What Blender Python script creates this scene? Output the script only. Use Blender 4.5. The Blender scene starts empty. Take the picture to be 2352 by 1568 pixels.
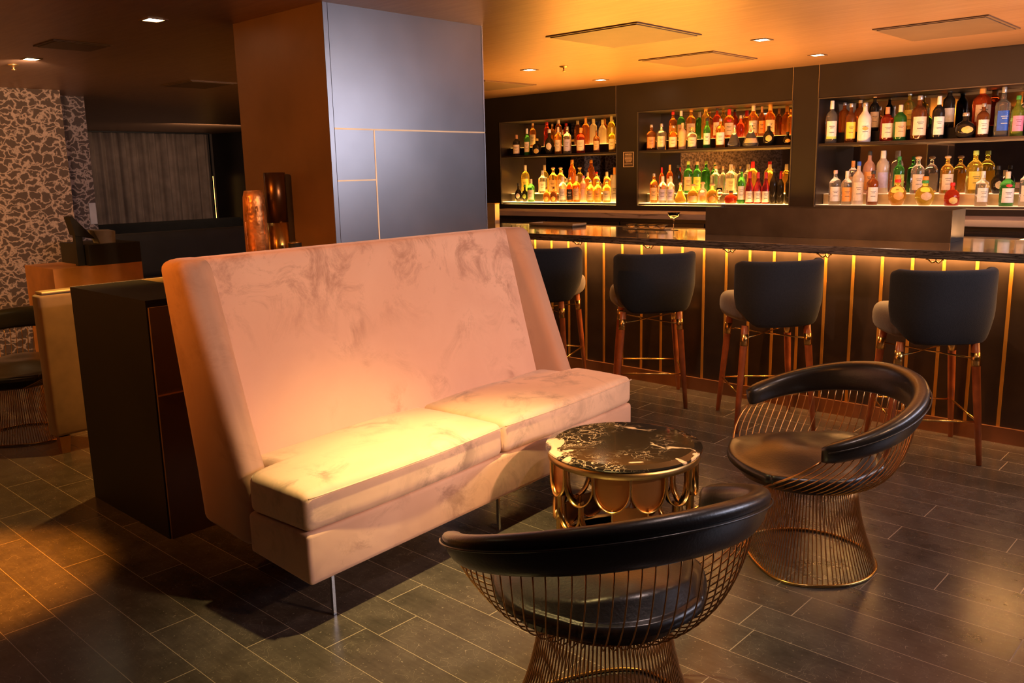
import bpy, bmesh, math, random
from mathutils import Vector, Matrix
random.seed(7)
C = bpy.context.scene.collection
S = bpy.context.scene
PI = math.pi

# ------------------------------------------------------------------ camera
yaw, pitch, roll = 0.748546, 0.1939, -0.021664
f = Vector((-math.sin(yaw)*math.cos(pitch), math.cos(yaw)*math.cos(pitch), -math.sin(pitch)))
r0 = Vector((math.cos(yaw), math.sin(yaw), 0)); u0 = r0.cross(f)
r = r0*math.cos(roll)+u0*math.sin(roll); u = -r0*math.sin(roll)+u0*math.cos(roll)
cam = bpy.data.objects.new('camera', bpy.data.cameras.new('camera')); C.objects.link(cam)
cam.matrix_world = Matrix(((r.x, u.x, -f.x, 0), (r.y, u.y, -f.y, 0), (r.z, u.z, -f.z, 1.5), (0, 0, 0, 1)))
cam.data.sensor_width = 36; cam.data.lens = 36*1975.4/2352; cam.data.clip_start = .05; cam.data.clip_end = 100
S.camera = cam
S.view_settings.view_transform = 'Standard'; S.view_settings.look = 'None'
S.view_settings.gamma = 1; S.view_settings.use_curve_mapping = False
S.view_settings.exposure = 0.0

# ------------------------------------------------------------------ world
w = bpy.data.worlds.new('world'); S.world = w; w.use_nodes = True
bg = w.node_tree.nodes['Background']; bg.inputs[0].default_value = (.7, .55, .45, 1); bg.inputs[1].default_value = .0

# ------------------------------------------------------------------ large lights
def lamp(name, kind, loc, energy, col, target=None, parent=None, **k):
    d = bpy.data.lights.new(name, kind); d.energy = energy; d.color = col
    for a, v in k.items(): setattr(d, a, v)
    o = bpy.data.objects.new(name, d); C.objects.link(o); o.location = loc
    if target is not None:
        o.rotation_euler = (Vector(target)-Vector(loc)).to_track_quat('-Z', 'Y').to_euler()
    if parent: o.parent = parent
    return o
AMB = (1.0, .40, .06)
WARM = (1.0, .66, .26)
COOL = (.80, .80, 1.0)
# daylight through the window in the wall right of the bar
lamp('window_daylight', 'AREA', (1.78, 5.3, 1.98), 85, COOL, target=(-5, 5.3, 1.80), shape='RECTANGLE', size=3.5, size_y=.5)
# LED strip under the counter overhang, washing the bar front
lamp('counter_led_light', 'AREA', (-2.2, 5.060, 1.003), 80, (1.0, .46, .13), target=(-2.2, 5.075, .0), shape='RECTANGLE', size=6.4, size_y=.012)
# bar well strip lights, washing the ceiling over the bar
lamp('bar_well_light', 'AREA', (-4.3, 6.18, .99), 130, (1, .40, .05), target=(-4.3, 5.7, 3), shape='RECTANGLE', size=1.8, size_y=.2)
lamp('bar_well_light', 'AREA', (-1.7, 6.15, 1.0), 85, (1, .46, .17), target=(-1.7, 6.0, 3), shape='RECTANGLE', size=2.4, size_y=.2)

# ------------------------------------------------------------------ materials
M = {}
def nt(m): return m.node_tree.nodes, m.node_tree.links
def mat(name, col, rough=.5, metal=0., noise=.08, nscale=8., bump=0., bscale=60., **k):
    m = bpy.data.materials.new(name); m.use_nodes = True; N, Lk = nt(m); b = N['Principled BSDF']
    b.inputs['Roughness'].default_value = rough; b.inputs['Metallic'].default_value = metal
    for a, v in k.items(): b.inputs[a.replace('_', ' ')].default_value = v
    tc = N.new('ShaderNodeTexCoord'); nz = N.new('ShaderNodeTexNoise'); nz.inputs['Scale'].default_value = nscale
    nz.inputs['Detail'].default_value = 3
    Lk.new(tc.outputs['Object'], nz.inputs['Vector'])
    cr = N.new('ShaderNodeValToRGB'); Lk.new(nz.outputs['Fac'], cr.inputs['Fac'])
    cr.color_ramp.elements[0].position = .3; cr.color_ramp.elements[1].position = .7
    cr.color_ramp.elements[0].color = tuple(max(0, c*(1-noise)) for c in col)+(1,)
    cr.color_ramp.elements[1].color = tuple(min(1, c*(1+noise)) for c in col)+(1,)
    Lk.new(cr.outputs['Color'], b.inputs['Base Color'])
    if bump:
        n2 = N.new('ShaderNodeTexNoise'); n2.inputs['Scale'].default_value = bscale; Lk.new(tc.outputs['Object'], n2.inputs['Vector'])
        bp = N.new('ShaderNodeBump'); bp.inputs['Strength'].default_value = bump; bp.inputs['Distance'].default_value = .01
        Lk.new(n2.outputs['Fac'], bp.inputs['Height']); Lk.new(bp.outputs['Normal'], b.inputs['Normal'])
    M[name] = m; return m
def emis(name, col, s):
    m = bpy.data.materials.new(name); m.use_nodes = True; N, Lk = nt(m); N.clear()
    e = N.new('ShaderNodeEmission'); e.inputs[0].default_value = col+(1,); e.inputs[1].default_value = s
    o = N.new('ShaderNodeOutputMaterial'); Lk.new(e.outputs[0], o.inputs[0]); M[name] = m; return m

mat('brass', (.80, .50, .16), .25, 1); mat('brass_satin', (.62, .42, .17), .38, 1)
mat('copper_wire', (.80, .43, .15), .30, 1); mat('copper', (.72, .36, .14), .38, 1)
mat('chrome', (.6, .6, .62), .25, 1)
mat('leather', (.017, .014, .013), .36, 0, .2, 6, .08, 120, Coat_Weight=.5, Coat_Roughness=.24)
mat('strip_brass', (.60, .30, .05), .5, .5)
mat('stool_fabric', (.012, .0135, .017), .95, 0, .15, 90, .2, 300, Sheen_Weight=.12, Sheen_Roughness=.5)
mat('stool_seat_fabric', (.095, .07, .055), .95, 0, .15, 90, .2, 300, Sheen_Weight=.3, Sheen_Roughness=.5)
mat('wood_leg', (.36, .10, .03), .34, 0, .3, 14)
mat('dark_bronze', (.12, .06, .03), .3, .9)
mat('black_metal', (.02, .02, .021), .42, .6); mat('near_black', (.010, .010, .010), .6)
mat('box_steel', (.15, .135, .115), .34, .75, .25, 5)
mat('panel_dark', (.022, .018, .017), .36, .2, .15, 3)
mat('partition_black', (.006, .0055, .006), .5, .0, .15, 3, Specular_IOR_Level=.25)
mat('joint_brass', (.90, .70, .42), .5, .6)
mat('dark_steel', (.075, .065, .065), .30, .8, .1, 3)
mat('column_steel', (.25, .245, .25), .30, .95, .12, 2.0)
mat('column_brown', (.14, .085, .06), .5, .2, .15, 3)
mat('bar_front', (.054, .037, .030), .34, .35, .25, 5)
mat('kick_copper', (.34, .16, .085), .42, .7, .2, 5)
mat('brown_velvet', (.24, .15, .09), .9, 0, .2, 7, Sheen_Weight=.4)
mat('black_velvet', (.012, .012, .012), .95, 0, .2, 7)
mat('orange_wood', (.52, .22, .07), .5, 0, .25, 5)
mat('grey_paper', (.34, .34, .37), .8, 0, .1, 20)
mat('curtain_fabric', (.26, .20, .165), .95, 0, .2, 5)
mat('ceiling_dark', (.16, .10, .065), .5, .2, .15, 4)
mat('vent_face', (.13, .08, .048), .5, .1, .1, 6)
mat('plain_wall', (.13, .10, .08), .7, 0, .15, 3)
mat('white_plastic', (.75, .72, .70), .5)
mat('tan_panel', (.52, .40, .22), .45, .3, .15, 6)
mat('sign_plate', (.045, .028, .022), .5, .1, .2, 30); mat('sign_print', (.55, .42, .33), .6)
mat('carved_copper', (.62, .27, .09), .42, .7, .6, 14, .9, 22)
mat('glass_clear', (.97, .97, .97), .03, 0, 0, Transmission_Weight=1.0, IOR=1.45)
emis('downlight_lens', (1, .80, .45), 30); emis('lens_small', (1, .85, .6), 5)
emis('lit_shelf', (1.0, .47, .10), 13.0); emis('lit_shelf_dim', (1.0, .50, .24), 2.0)
emis('lit_riser', (1.0, .42, .07), 6.0)
emis('led_strip', (1.0, .45, .10), 5)
emis('candle', (1.0, .55, .2), 4)

# mirror at the back of the bottle niches
m = mat('mirror', (.55, .50, .45), .02, 1, 0)

# ceiling: brushed bronze leaf
m = bpy.data.materials.new('ceiling_leaf'); m.use_nodes = True; N, Lk = nt(m); b = N['Principled BSDF']; M['ceiling_leaf'] = m
tc = N.new('ShaderNodeTexCoord'); mp = N.new('ShaderNodeMapping'); mp.inputs['Scale'].default_value = (3, 30, 1); Lk.new(tc.outputs['Object'], mp.inputs[0])
nz = N.new('ShaderNodeTexNoise'); nz.inputs['Scale'].default_value = 1.5; nz.inputs['Detail'].default_value = 8; Lk.new(mp.outputs[0], nz.inputs['Vector'])
cr = N.new('ShaderNodeValToRGB'); cr.color_ramp.elements[0].position = .32; cr.color_ramp.elements[1].position = .7
cr.color_ramp.elements[0].color = (.35, .205, .12, 1); cr.color_ramp.elements[1].color = (.43, .26, .155, 1)
Lk.new(nz.outputs[0], cr.inputs[0]); Lk.new(cr.outputs[0], b.inputs['Base Color'])
b.inputs['Roughness'].default_value = .38; b.inputs['Metallic'].default_value = .5
bp = N.new('ShaderNodeBump'); bp.inputs['Strength'].default_value = .15; bp.inputs['Distance'].default_value = .003; Lk.new(nz.outputs[0], bp.inputs['Height']); Lk.new(bp.outputs[0], b.inputs['Normal'])

# floor: slate planks in running rows with pale joints and scuffs
m = bpy.data.materials.new('slate_planks'); m.use_nodes = True; N, Lk = nt(m); b = N['Principled BSDF']; M['slate_planks'] = m
def mth(op, a, b_=None, c=None):
    n = N.new('ShaderNodeMath'); n.operation = op
    for i, v in enumerate((a, b_, c)):
        if v is None: continue
        if isinstance(v, (int, float)): n.inputs[i].default_value = v
        else: Lk.new(v, n.inputs[i])
    return n.outputs[0]
tc = N.new('ShaderNodeTexCoord'); sp = N.new('ShaderNodeSeparateXYZ'); Lk.new(tc.outputs['Object'], sp.inputs[0])
ROW, LEN = .16655, .76
ry = mth('DIVIDE', mth('SUBTRACT', sp.outputs['Y'], 1.105), ROW); row = mth('FLOOR', ry); fy = mth('SUBTRACT', ry, row)
wn = N.new('ShaderNodeTexWhiteNoise'); wn.noise_dimensions = '1D'; Lk.new(row, wn.inputs['W'])
cx = mth('ADD', mth('DIVIDE', sp.outputs['X'], LEN), wn.outputs['Value']); col_ = mth('FLOOR', cx); fx = mth('SUBTRACT', cx, col_)
def edge(fr, wd):   # 1 near the cell borders
    d = mth('MINIMUM', fr, mth('SUBTRACT', 1.0, fr)); return mth('LESS_THAN', d, wd)
jl = edge(fy, .0011/ROW); js = edge(fx, .0017/LEN); joint = mth('MAXIMUM', jl, js)
cb = N.new('ShaderNodeCombineXYZ'); Lk.new(row, cb.inputs[0]); Lk.new(col_, cb.inputs[1])
wn2 = N.new('ShaderNodeTexWhiteNoise'); wn2.noise_dimensions = '2D'; Lk.new(cb.outputs[0], wn2.inputs['Vector'])
nz = N.new('ShaderNodeTexNoise'); nz.inputs['Scale'].default_value = 9; nz.inputs['Detail'].default_value = 8; nz.inputs['Roughness'].default_value = .65; Lk.new(tc.outputs['Object'], nz.inputs['Vector'])
mp = N.new('ShaderNodeMapping'); mp.inputs['Scale'].default_value = (2.5, 26, 1); Lk.new(tc.outputs['Object'], mp.inputs[0])
nz2 = N.new('ShaderNodeTexNoise'); nz2.inputs['Scale'].default_value = 3; nz2.inputs['Detail'].default_value = 6; Lk.new(mp.outputs[0], nz2.inputs['Vector'])
v = mth('ADD', mth('MULTIPLY', nz.outputs[0], .8), mth('ADD', mth('MULTIPLY', nz2.outputs[0], .25), mth('MULTIPLY', wn2.outputs['Value'], .16)))
cr = N.new('ShaderNodeValToRGB'); cr.color_ramp.elements[0].position = .42; cr.color_ramp.elements[1].position = .85
cr.color_ramp.elements[0].color = (.045, .038, .035, 1); cr.color_ramp.elements[1].color = (.105, .087, .077, 1); Lk.new(v, cr.inputs[0])
# fine scratches: thin bands of a warped voronoi
vo = N.new('ShaderNodeTexVoronoi'); vo.feature = 'DISTANCE_TO_EDGE'; vo.inputs['Scale'].default_value = 13
nd = N.new('ShaderNodeTexNoise'); nd.inputs['Scale'].default_value = 4.2; Lk.new(tc.outputs['Object'], nd.inputs['Vector'])
va = N.new('ShaderNodeVectorMath'); va.operation = 'MULTIPLY_ADD'; Lk.new(nd.outputs['Color'], va.inputs[0]); va.inputs[1].default_value = (.9, .9, .9); Lk.new(tc.outputs['Object'], va.inputs[2]); Lk.new(va.outputs[0], vo.inputs['Vector'])
scr = mth('MULTIPLY', mth('LESS_THAN', vo.outputs['Distance'], .0035), mth('GREATER_THAN', nz.outputs[0], .50))
mx = N.new('ShaderNodeMix'); mx.data_type = 'RGBA'; Lk.new(mth('MULTIPLY', scr, .60), mx.inputs[0]); Lk.new(cr.outputs[0], mx.inputs[6]); mx.inputs[7].default_value = (.34, .29, .25, 1)
n6 = N.new('ShaderNodeTexNoise'); n6.inputs['Scale'].default_value = 95; n6.inputs['Detail'].default_value = 2; Lk.new(tc.outputs['Object'], n6.inputs['Vector'])
mx6 = N.new('ShaderNodeMix'); mx6.data_type = 'RGBA'; Lk.new(mth('MULTIPLY', mth('GREATER_THAN', n6.outputs[0], .69), .5), mx6.inputs[0]); Lk.new(mx.outputs[2], mx6.inputs[6]); mx6.inputs[7].default_value = (.26, .22, .18, 1)
mx2 = N.new('ShaderNodeMix'); mx2.data_type = 'RGBA'; Lk.new(mth('MULTIPLY', joint, .85), mx2.inputs[0]); Lk.new(mx6.outputs[2], mx2.inputs[6]); mx2.inputs[7].default_value = (.34, .27, .20, 1)
Lk.new(mx2.outputs[2], b.inputs['Base Color'])
Lk.new(mth('ADD', mth('MULTIPLY', nz.outputs[0], .07), mth('ADD', .22, mth('MULTIPLY', joint, .4))), b.inputs['Roughness'])
bp = N.new('ShaderNodeBump'); bp.inputs['Strength'].default_value = .12; bp.inputs['Distance'].default_value = .002; Lk.new(mth('SUBTRACT', nz.outputs[0], joint), bp.inputs['Height']); Lk.new(bp.outputs[0], b.inputs['Normal'])
b.inputs['Specular IOR Level'].default_value = .55

# sofa velvet with brushed nap marks
def velvet(name, c0, c1, c2, seed, sc=2.2):
    m = bpy.data.materials.new(name); m.use_nodes = True; N, Lk = nt(m); b = N['Principled BSDF']; M[name] = m
    tc = N.new('ShaderNodeTexCoord'); mp = N.new('ShaderNodeMapping'); mp.inputs['Location'].default_value = (seed, seed*.7, 0); Lk.new(tc.outputs['Object'], mp.inputs[0])
    n1 = N.new('ShaderNodeTexNoise'); n1.inputs['Scale'].default_value = sc; n1.inputs['Detail'].default_value = 2; n1.inputs['Distortion'].default_value = 1.2; Lk.new(mp.outputs[0], n1.inputs['Vector'])
    n2 = N.new('ShaderNodeTexNoise'); n2.inputs['Scale'].default_value = sc*2.6; n2.inputs['Detail'].default_value = 9; n2.inputs['Roughness'].default_value = .72; n2.inputs['Distortion'].default_value = .8; Lk.new(mp.outputs[0], n2.inputs['Vector'])
    r1 = N.new('ShaderNodeValToRGB'); r1.color_ramp.elements[0].position = .44; r1.color_ramp.elements[1].position = .62; Lk.new(n1.outputs[0], r1.inputs[0])
    r2 = N.new('ShaderNodeValToRGB'); r2.color_ramp.elements[0].position = .47; r2.color_ramp.elements[1].position = .62; Lk.new(n2.outputs[0], r2.inputs[0])
    mu = N.new('ShaderNodeMath'); mu.operation = 'MULTIPLY'; Lk.new(r1.outputs[0], mu.inputs[0]); Lk.new(r2.outputs[0], mu.inputs[1])
    if name == 'velvet_back':   # hands have brushed the nap most along the top edge
        sx = N.new('ShaderNodeSeparateXYZ'); Lk.new(tc.outputs['Object'], sx.inputs[0]); mr = N.new('ShaderNodeMapRange'); mr.inputs[1].default_value = .80; mr.inputs[2].default_value = 1.08; Lk.new(sx.outputs['Z'], mr.inputs[0])
        m2 = N.new('ShaderNodeMath'); m2.operation = 'MULTIPLY'; Lk.new(mr.outputs[0], m2.inputs[0]); Lk.new(r2.outputs[0], m2.inputs[1])
        m3 = N.new('ShaderNodeMath'); m3.operation = 'MAXIMUM'; Lk.new(mu.outputs[0], m3.inputs[0]); Lk.new(m2.outputs[0], m3.inputs[1]); mu = m3
    r3 = N.new('ShaderNodeValToRGB'); r3.color_ramp.elements[0].position = .3; r3.color_ramp.elements[1].position = .7
    r3.color_ramp.elements[0].color = c1+(1,); r3.color_ramp.elements[1].color = c0+(1,); Lk.new(n1.outputs[0], r3.inputs[0])
    mx = N.new('ShaderNodeMix'); mx.data_type = 'RGBA'; Lk.new(mu.outputs[0], mx.inputs[0]); Lk.new(r3.outputs[0], mx.inputs[6]); mx.inputs[7].default_value = c2+(1,)
    Lk.new(mx.outputs[2], b.inputs['Base Color'])
    b.inputs['Roughness'].default_value = .85; b.inputs['Sheen Weight'].default_value = .35; b.inputs['Sheen Roughness'].default_value = .4
    b.inputs['Sheen Tint'].default_value = (1, .85, .78, 1)
    n3 = N.new('ShaderNodeTexNoise'); n3.inputs['Scale'].default_value = 5; n3.inputs['Detail'].default_value = 3; Lk.new(mp.outputs[0], n3.inputs['Vector'])
    bp = N.new('ShaderNodeBump'); bp.inputs['Strength'].default_value = .35; bp.inputs['Distance'].default_value = .02; Lk.new(n3.outputs[0], bp.inputs['Height']); Lk.new(bp.outputs[0], b.inputs['Normal'])
velvet('velvet_back', (.74, .47, .36), (.68, .41, .31), (.46, .26, .19), 3.1, 2.0)
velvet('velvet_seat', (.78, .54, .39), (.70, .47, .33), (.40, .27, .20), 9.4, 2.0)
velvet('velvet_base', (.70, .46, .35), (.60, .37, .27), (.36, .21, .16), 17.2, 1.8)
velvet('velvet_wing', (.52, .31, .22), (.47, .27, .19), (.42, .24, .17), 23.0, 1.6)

# marbles
def marble(name, base, vein, scale, dist, width, rough, stretch=(1, 1, 1), second=None):
    m = bpy.data.materials.new(name); m.use_nodes = True; N, Lk = nt(m); b = N['Principled BSDF']; M[name] = m
    tc = N.new('ShaderNodeTexCoord'); mp = N.new('ShaderNodeMapping'); mp.inputs['Scale'].default_value = stretch; Lk.new(tc.outputs['Object'], mp.inputs[0])
    nd = N.new('ShaderNodeTexNoise'); nd.inputs['Scale'].default_value = scale*.8; nd.inputs['Detail'].default_value = 5; Lk.new(mp.outputs[0], nd.inputs['Vector'])
    va = N.new('ShaderNodeVectorMath'); va.operation = 'MULTIPLY_ADD'; Lk.new(nd.outputs['Color'], va.inputs[0]); va.inputs[1].default_value = (dist,)*3; Lk.new(mp.outputs[0], va.inputs[2])
    vo = N.new('ShaderNodeTexVoronoi'); vo.feature = 'DISTANCE_TO_EDGE'; vo.inputs['Scale'].default_value = scale; Lk.new(va.outputs[0], vo.inputs['Vector'])
    r1 = N.new('ShaderNodeValToRGB'); r1.color_ramp.elements[0].position = 0; r1.color_ramp.elements[1].position = width
    r1.color_ramp.elements[0].color = (1, 1, 1, 1); r1.color_ramp.elements[1].color = (0, 0, 0, 1); Lk.new(vo.outputs['Distance'], r1.inputs[0])
    n4 = N.new('ShaderNodeTexNoise'); n4.inputs['Scale'].default_value = scale*.35; n4.inputs['Detail'].default_value = 2; Lk.new(mp.outputs[0], n4.inputs['Vector'])
    r4 = N.new('ShaderNodeValToRGB'); r4.color_ramp.elements[0].position = .42; r4.color_ramp.elements[1].position = .6; Lk.new(n4.outputs[0], r4.inputs[0])
    mu = N.new('ShaderNodeMath'); mu.operation = 'MULTIPLY'; Lk.new(r1.outputs[0], mu.inputs[0]); Lk.new(r4.outputs[0], mu.inputs[1])
    fac = mu.outputs[0]
    if second:   # broad pale blotches
        r5 = N.new('ShaderNodeValToRGB'); r5.color_ramp.elements[0].position = second; r5.color_ramp.elements[1].position = second+.03
        n5 = N.new('ShaderNodeTexNoise'); n5.inputs['Scale'].default_value = scale*.55; n5.inputs['Detail'].default_value = 4; n5.inputs['Distortion'].default_value = 1.5; Lk.new(mp.outputs[0], n5.inputs['Vector'])
        Lk.new(n5.outputs[0], r5.inputs[0]); ma = N.new('ShaderNodeMath'); ma.operation = 'MAXIMUM'; Lk.new(fac, ma.inputs[0]); Lk.new(r5.outputs[0], ma.inputs[1]); fac = ma.outputs[0]
    mx = N.new('ShaderNodeMix'); mx.data_type = 'RGBA'; Lk.new(fac, mx.inputs[0]); mx.inputs[6].default_value = base+(1,); mx.inputs[7].default_value = vein+(1,)
    Lk.new(mx.outputs[2], b.inputs['Base Color']); b.inputs['Roughness'].default_value = rough
    b.inputs['Coat Weight'].default_value = .5; b.inputs['Coat Roughness'].default_value = .04
marble('table_marble', (.018, .014, .011), (.78, .56, .38), 11, .6, .055, .10, second=.60)
m = mat('bar_marble', (.05, .05, .05), .12, 0, 0, Coat_Weight=.4, Coat_Roughness=.04); N, Lk = nt(m)
mp = N.new('ShaderNodeMapping'); mp.inputs['Scale'].default_value = (1.3, 11, 26); Lk.new(N['Texture Coordinate'].outputs['Object'], mp.inputs[0])
nz = N.new('ShaderNodeTexNoise'); nz.inputs['Scale'].default_value = 2.2; nz.inputs['Detail'].default_value = 7; nz.inputs['Roughness'].default_value = .6; nz.inputs['Distortion'].default_value = 1.6; Lk.new(mp.outputs[0], nz.inputs['Vector'])
cr = N.new('ShaderNodeValToRGB'); e = cr.color_ramp.elements; e[0].position = .36; e[0].color = (.010, .009, .009, 1); e[1].position = .72; e[1].color = (.26, .235, .22, 1)
for p_, c_ in ((.44, (.13, .115, .105, 1)), (.50, (.075, .066, .06, 1)), (.535, (.014, .012, .012, 1)), (.56, (.12, .108, .10, 1))):
    q = e.new(p_); q.color = c_
Lk.new(nz.outputs[0], cr.inputs[0]); Lk.new(cr.outputs[0], N['Principled BSDF'].inputs['Base Color'])
marble('back_marble', (.36, .30, .26), (.13, .10, .08), 2.2, .8, .10, .65, stretch=(1, 9, 16)); M['back_marble'].node_tree.nodes['Principled BSDF'].inputs['Coat Weight'].default_value = 0

# patterned wallpaper: pale crackle over brown-grey
m = bpy.data.materials.new('crackle_wallpaper'); m.use_nodes = True; N, Lk = nt(m); b = N['Principled BSDF']; M['crackle_wallpaper'] = m
tc = N.new('ShaderNodeTexCoord'); nd = N.new('ShaderNodeTexNoise'); nd.inputs['Scale'].default_value = 11; nd.inputs['Detail'].default_value = 5; Lk.new(tc.outputs['Object'], nd.inputs['Vector'])
va = N.new('ShaderNodeVectorMath'); va.operation = 'MULTIPLY_ADD'; Lk.new(nd.outputs['Color'], va.inputs[0]); va.inputs[1].default_value = (.16,)*3; Lk.new(tc.outputs['Object'], va.inputs[2])
mp = N.new('ShaderNodeMapping'); mp.inputs['Rotation'].default_value = (.6, 0, 0); mp.inputs['Scale'].default_value = (1, .75, 1.4); Lk.new(va.outputs[0], mp.inputs[0])
vo = N.new('ShaderNodeTexVoronoi'); vo.feature = 'DISTANCE_TO_EDGE'; vo.inputs['Scale'].default_value = 12.5; Lk.new(mp.outputs[0], vo.inputs['Vector'])
r1 = N.new('ShaderNodeValToRGB'); r1.color_ramp.elements[0].position = .0; r1.color_ramp.elements[1].position = .15
r1.color_ramp.interpolation = 'EASE'
r1.color_ramp.elements[0].color = (.60, .48, .41, 1); r1.color_ramp.elements[1].color = (.12, .09, .075, 1); Lk.new(vo.outputs['Distance'], r1.inputs[0]); Lk.new(r1.outputs[0], b.inputs['Base Color'])
b.inputs['Roughness'].default_value = .75

# ------------------------------------------------------------------ geometry helpers
def obj(name, data, m=None, parent=None, smooth=False):
    """data: (verts, faces) or bmesh -> one mesh object"""
    if isinstance(data, bmesh.types.BMesh):
        me = bpy.data.meshes.new(name); data.normal_update(); data.to_mesh(me); data.free()
    else:
        me = bpy.data.meshes.new(name); me.from_pydata([tuple(v) for v in data[0]], [], data[1]); me.validate(); me.update()
    if m: me.materials.append(M[m] if isinstance(m, str) else m)
    if smooth: me.shade_smooth()
    o = bpy.data.objects.new(name, me); C.objects.link(o)
    if parent: o.parent = parent
    return o
def tag(o, label=None, cat=None, group=None, kind=None):
    for k, v in (('label', label), ('category', cat), ('group', group), ('kind', kind)):
        if v: o[k] = v
    return o
def thing(name, label, cat, loc=(0, 0, 0), rz=0, group=None):
    o = bpy.data.objects.new(name, None); C.objects.link(o); o.location = loc; o.rotation_euler = (0, 0, rz); o.empty_display_size = .1
    return tag(o, label, cat, group)
def struct(o): o['kind'] = 'structure'; return o
def join(*ds):
    V, F = [], []
    for v, fc in ds:
        n = len(V); V += list(v); F += [tuple(i+n for i in q) for q in fc]
    return V, F
def xf(d, mtx): return [mtx @ Vector(v) for v in d[0]], d[1]
def box(x0, x1, y0, y1, z0, z1):
    V = [(x, y, z) for z in (z0, z1) for y in (y0, y1) for x in (x0, x1)]
    return V, [(0, 2, 3, 1), (4, 5, 7, 6), (0, 1, 5, 4), (2, 6, 7, 3), (0, 4, 6, 2), (1, 3, 7, 5)]
def bbox(x0, x1, y0, y1, z0, z1, bev=.004, seg=2):
    bm = bmesh.new(); v, fc = box(x0, x1, y0, y1, z0, z1); vs = [bm.verts.new(q) for q in v]
    for q in fc: bm.faces.new([vs[i] for i in q])
    bmesh.ops.bevel(bm, geom=bm.edges[:], offset=bev, segments=seg, affect='EDGES', profile=.5)
    bm.verts.index_update(); d = ([tuple(v.co) for v in bm.verts], [tuple(v.index for v in fc.verts) for fc in bm.faces]); bm.free(); return d
def tube(pts, rad, n=8, closed=False, caps=True):
    P = [Vector(p) for p in pts]; k = len(P); V, F = [], []
    rads = rad if isinstance(rad, (list, tuple)) else [rad]*k
    up = None
    for i, p in enumerate(P):
        if closed: t = (P[(i+1) % k]-P[i-1]).normalized()
        else: t = (P[min(i+1, k-1)]-P[max(i-1, 0)]).normalized()
        if up is None: up = t.orthogonal().normalized()
        up = (up-t*up.dot(t)); up = up.normalized() if up.length > 1e-6 else t.orthogonal().normalized()
        s = t.cross(up)
        for j in range(n):
            a = 2*PI*j/n; V.append(p+(up*math.cos(a)+s*math.sin(a))*rads[i])
    for i in range(k if closed else k-1):
        for j in range(n):
            a, b_ = i*n+j, i*n+(j+1) % n; c, d = ((i+1) % k)*n+(j+1) % n, ((i+1) % k)*n+j
            F.append((a, b_, c, d))
    if caps and not closed: F.append(tuple(range(n-1, -1, -1))); F.append(tuple(range((k-1)*n, k*n)))
    return V, F
def lathe(prof, n=20, cx=0, cy=0, z0=0, pw=2.0, sq=1.0):
    """prof [(r, z)...]; pw>2 squares the cross-section"""
    V, F = [], []
    for (rr, z) in prof:
        for j in range(n):
            a = 2*PI*(j+.5)/n; c, s = math.cos(a), math.sin(a)
            k = (abs(c)**pw+abs(s)**pw)**(-1/pw)
            V.append((cx+rr*k*c, cy+rr*k*s*sq, z0+z))
    m_ = len(prof)
    for i in range(m_-1):
        for j in range(n):
            F.append((i*n+j, i*n+(j+1) % n, (i+1)*n+(j+1) % n, (i+1)*n+j))
    F.append(tuple(range(n-1, -1, -1))); F.append(tuple(range((m_-1)*n, m_*n)))
    return V, F
def soft_box(lx, ly, lz, rad, nx=12, ny=12, nz=6, fn=None):
    """rounded block centred on origin; fn maps each point"""
    V, F, idx = [], [], {}
    H = (lx/2, ly/2, lz/2); Nn = (nx, ny, nz)
    def coord(ax, i):
        n = Nn[ax]; h = H[ax]; t = i/n
        if n >= 6 and rad < .8*h:      # three samples in each rounded edge, the rest across the flat
            q = (0, .22, .58, 1.02)
            if i <= 3: return -h+rad*q[i]
            if i >= n-3: return h-rad*q[n-i]
            return -h+rad*1.02+(2*h-rad*2.04)*(i-3)/(n-6)
        # cluster samples near the ends
        return h*math.sin((t-.5)*PI)*.35+h*(2*t-1)*.65
    def vid(i, j, k):
        q = (i, j, k)
        if q not in idx:
            p = Vector((coord(0, i), coord(1, j), coord(2, k)))
            inn = Vector([max(-(H[a]-rad), min(H[a]-rad, p[a])) for a in range(3)])
            d = p-inn
            if d.length > 1e-9: p = inn+d.normalized()*rad
            idx[q] = len(V); V.append(Vector(fn(p)) if fn else p)
        return idx[q]
    for i in range(nx):
        for j in range(ny):
            F.append((vid(i, j, 0), vid(i, j+1, 0), vid(i+1, j+1, 0), vid(i+1, j, 0)))
            F.append((vid(i, j, nz), vid(i+1, j, nz), vid(i+1, j+1, nz), vid(i, j+1, nz)))
    for i in range(nx):
        for k in range(nz):
            F.append((vid(i, 0, k), vid(i+1, 0, k), vid(i+1, 0, k+1), vid(i, 0, k+1)))
            F.append((vid(i, ny, k), vid(i, ny, k+1), vid(i+1, ny, k+1), vid(i+1, ny, k)))
    for j in range(ny):
        for k in range(nz):
            F.append((vid(0, j, k), vid(0, j, k+1), vid(0, j+1, k+1), vid(0, j+1, k)))
            F.append((vid(nx, j, k), vid(nx, j+1, k), vid(nx, j+1, k+1), vid(nx, j, k+1)))
    return V, F
def ss(a, b, x):
    t = max(0, min(1, (x-a)/(b-a))); return t*t*(3-2*t)
def copy_tree(o, parent=None):
    c = o.copy(); C.objects.link(c)
    if parent: c.parent = parent
    for ch in list(o.children): copy_tree(ch, c)
    return c

CEIL = 2.32
# ------------------------------------------------------------------ room shell
struct(obj('floor', box(-15.4, 2.2, -2.6, 9.5, -.1, 0), 'slate_planks'))
struct(obj('ceiling', box(-15.4, 2.2, -2.6, 9.5, CEIL, CEIL+.1), 'ceiling_leaf'))
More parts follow.
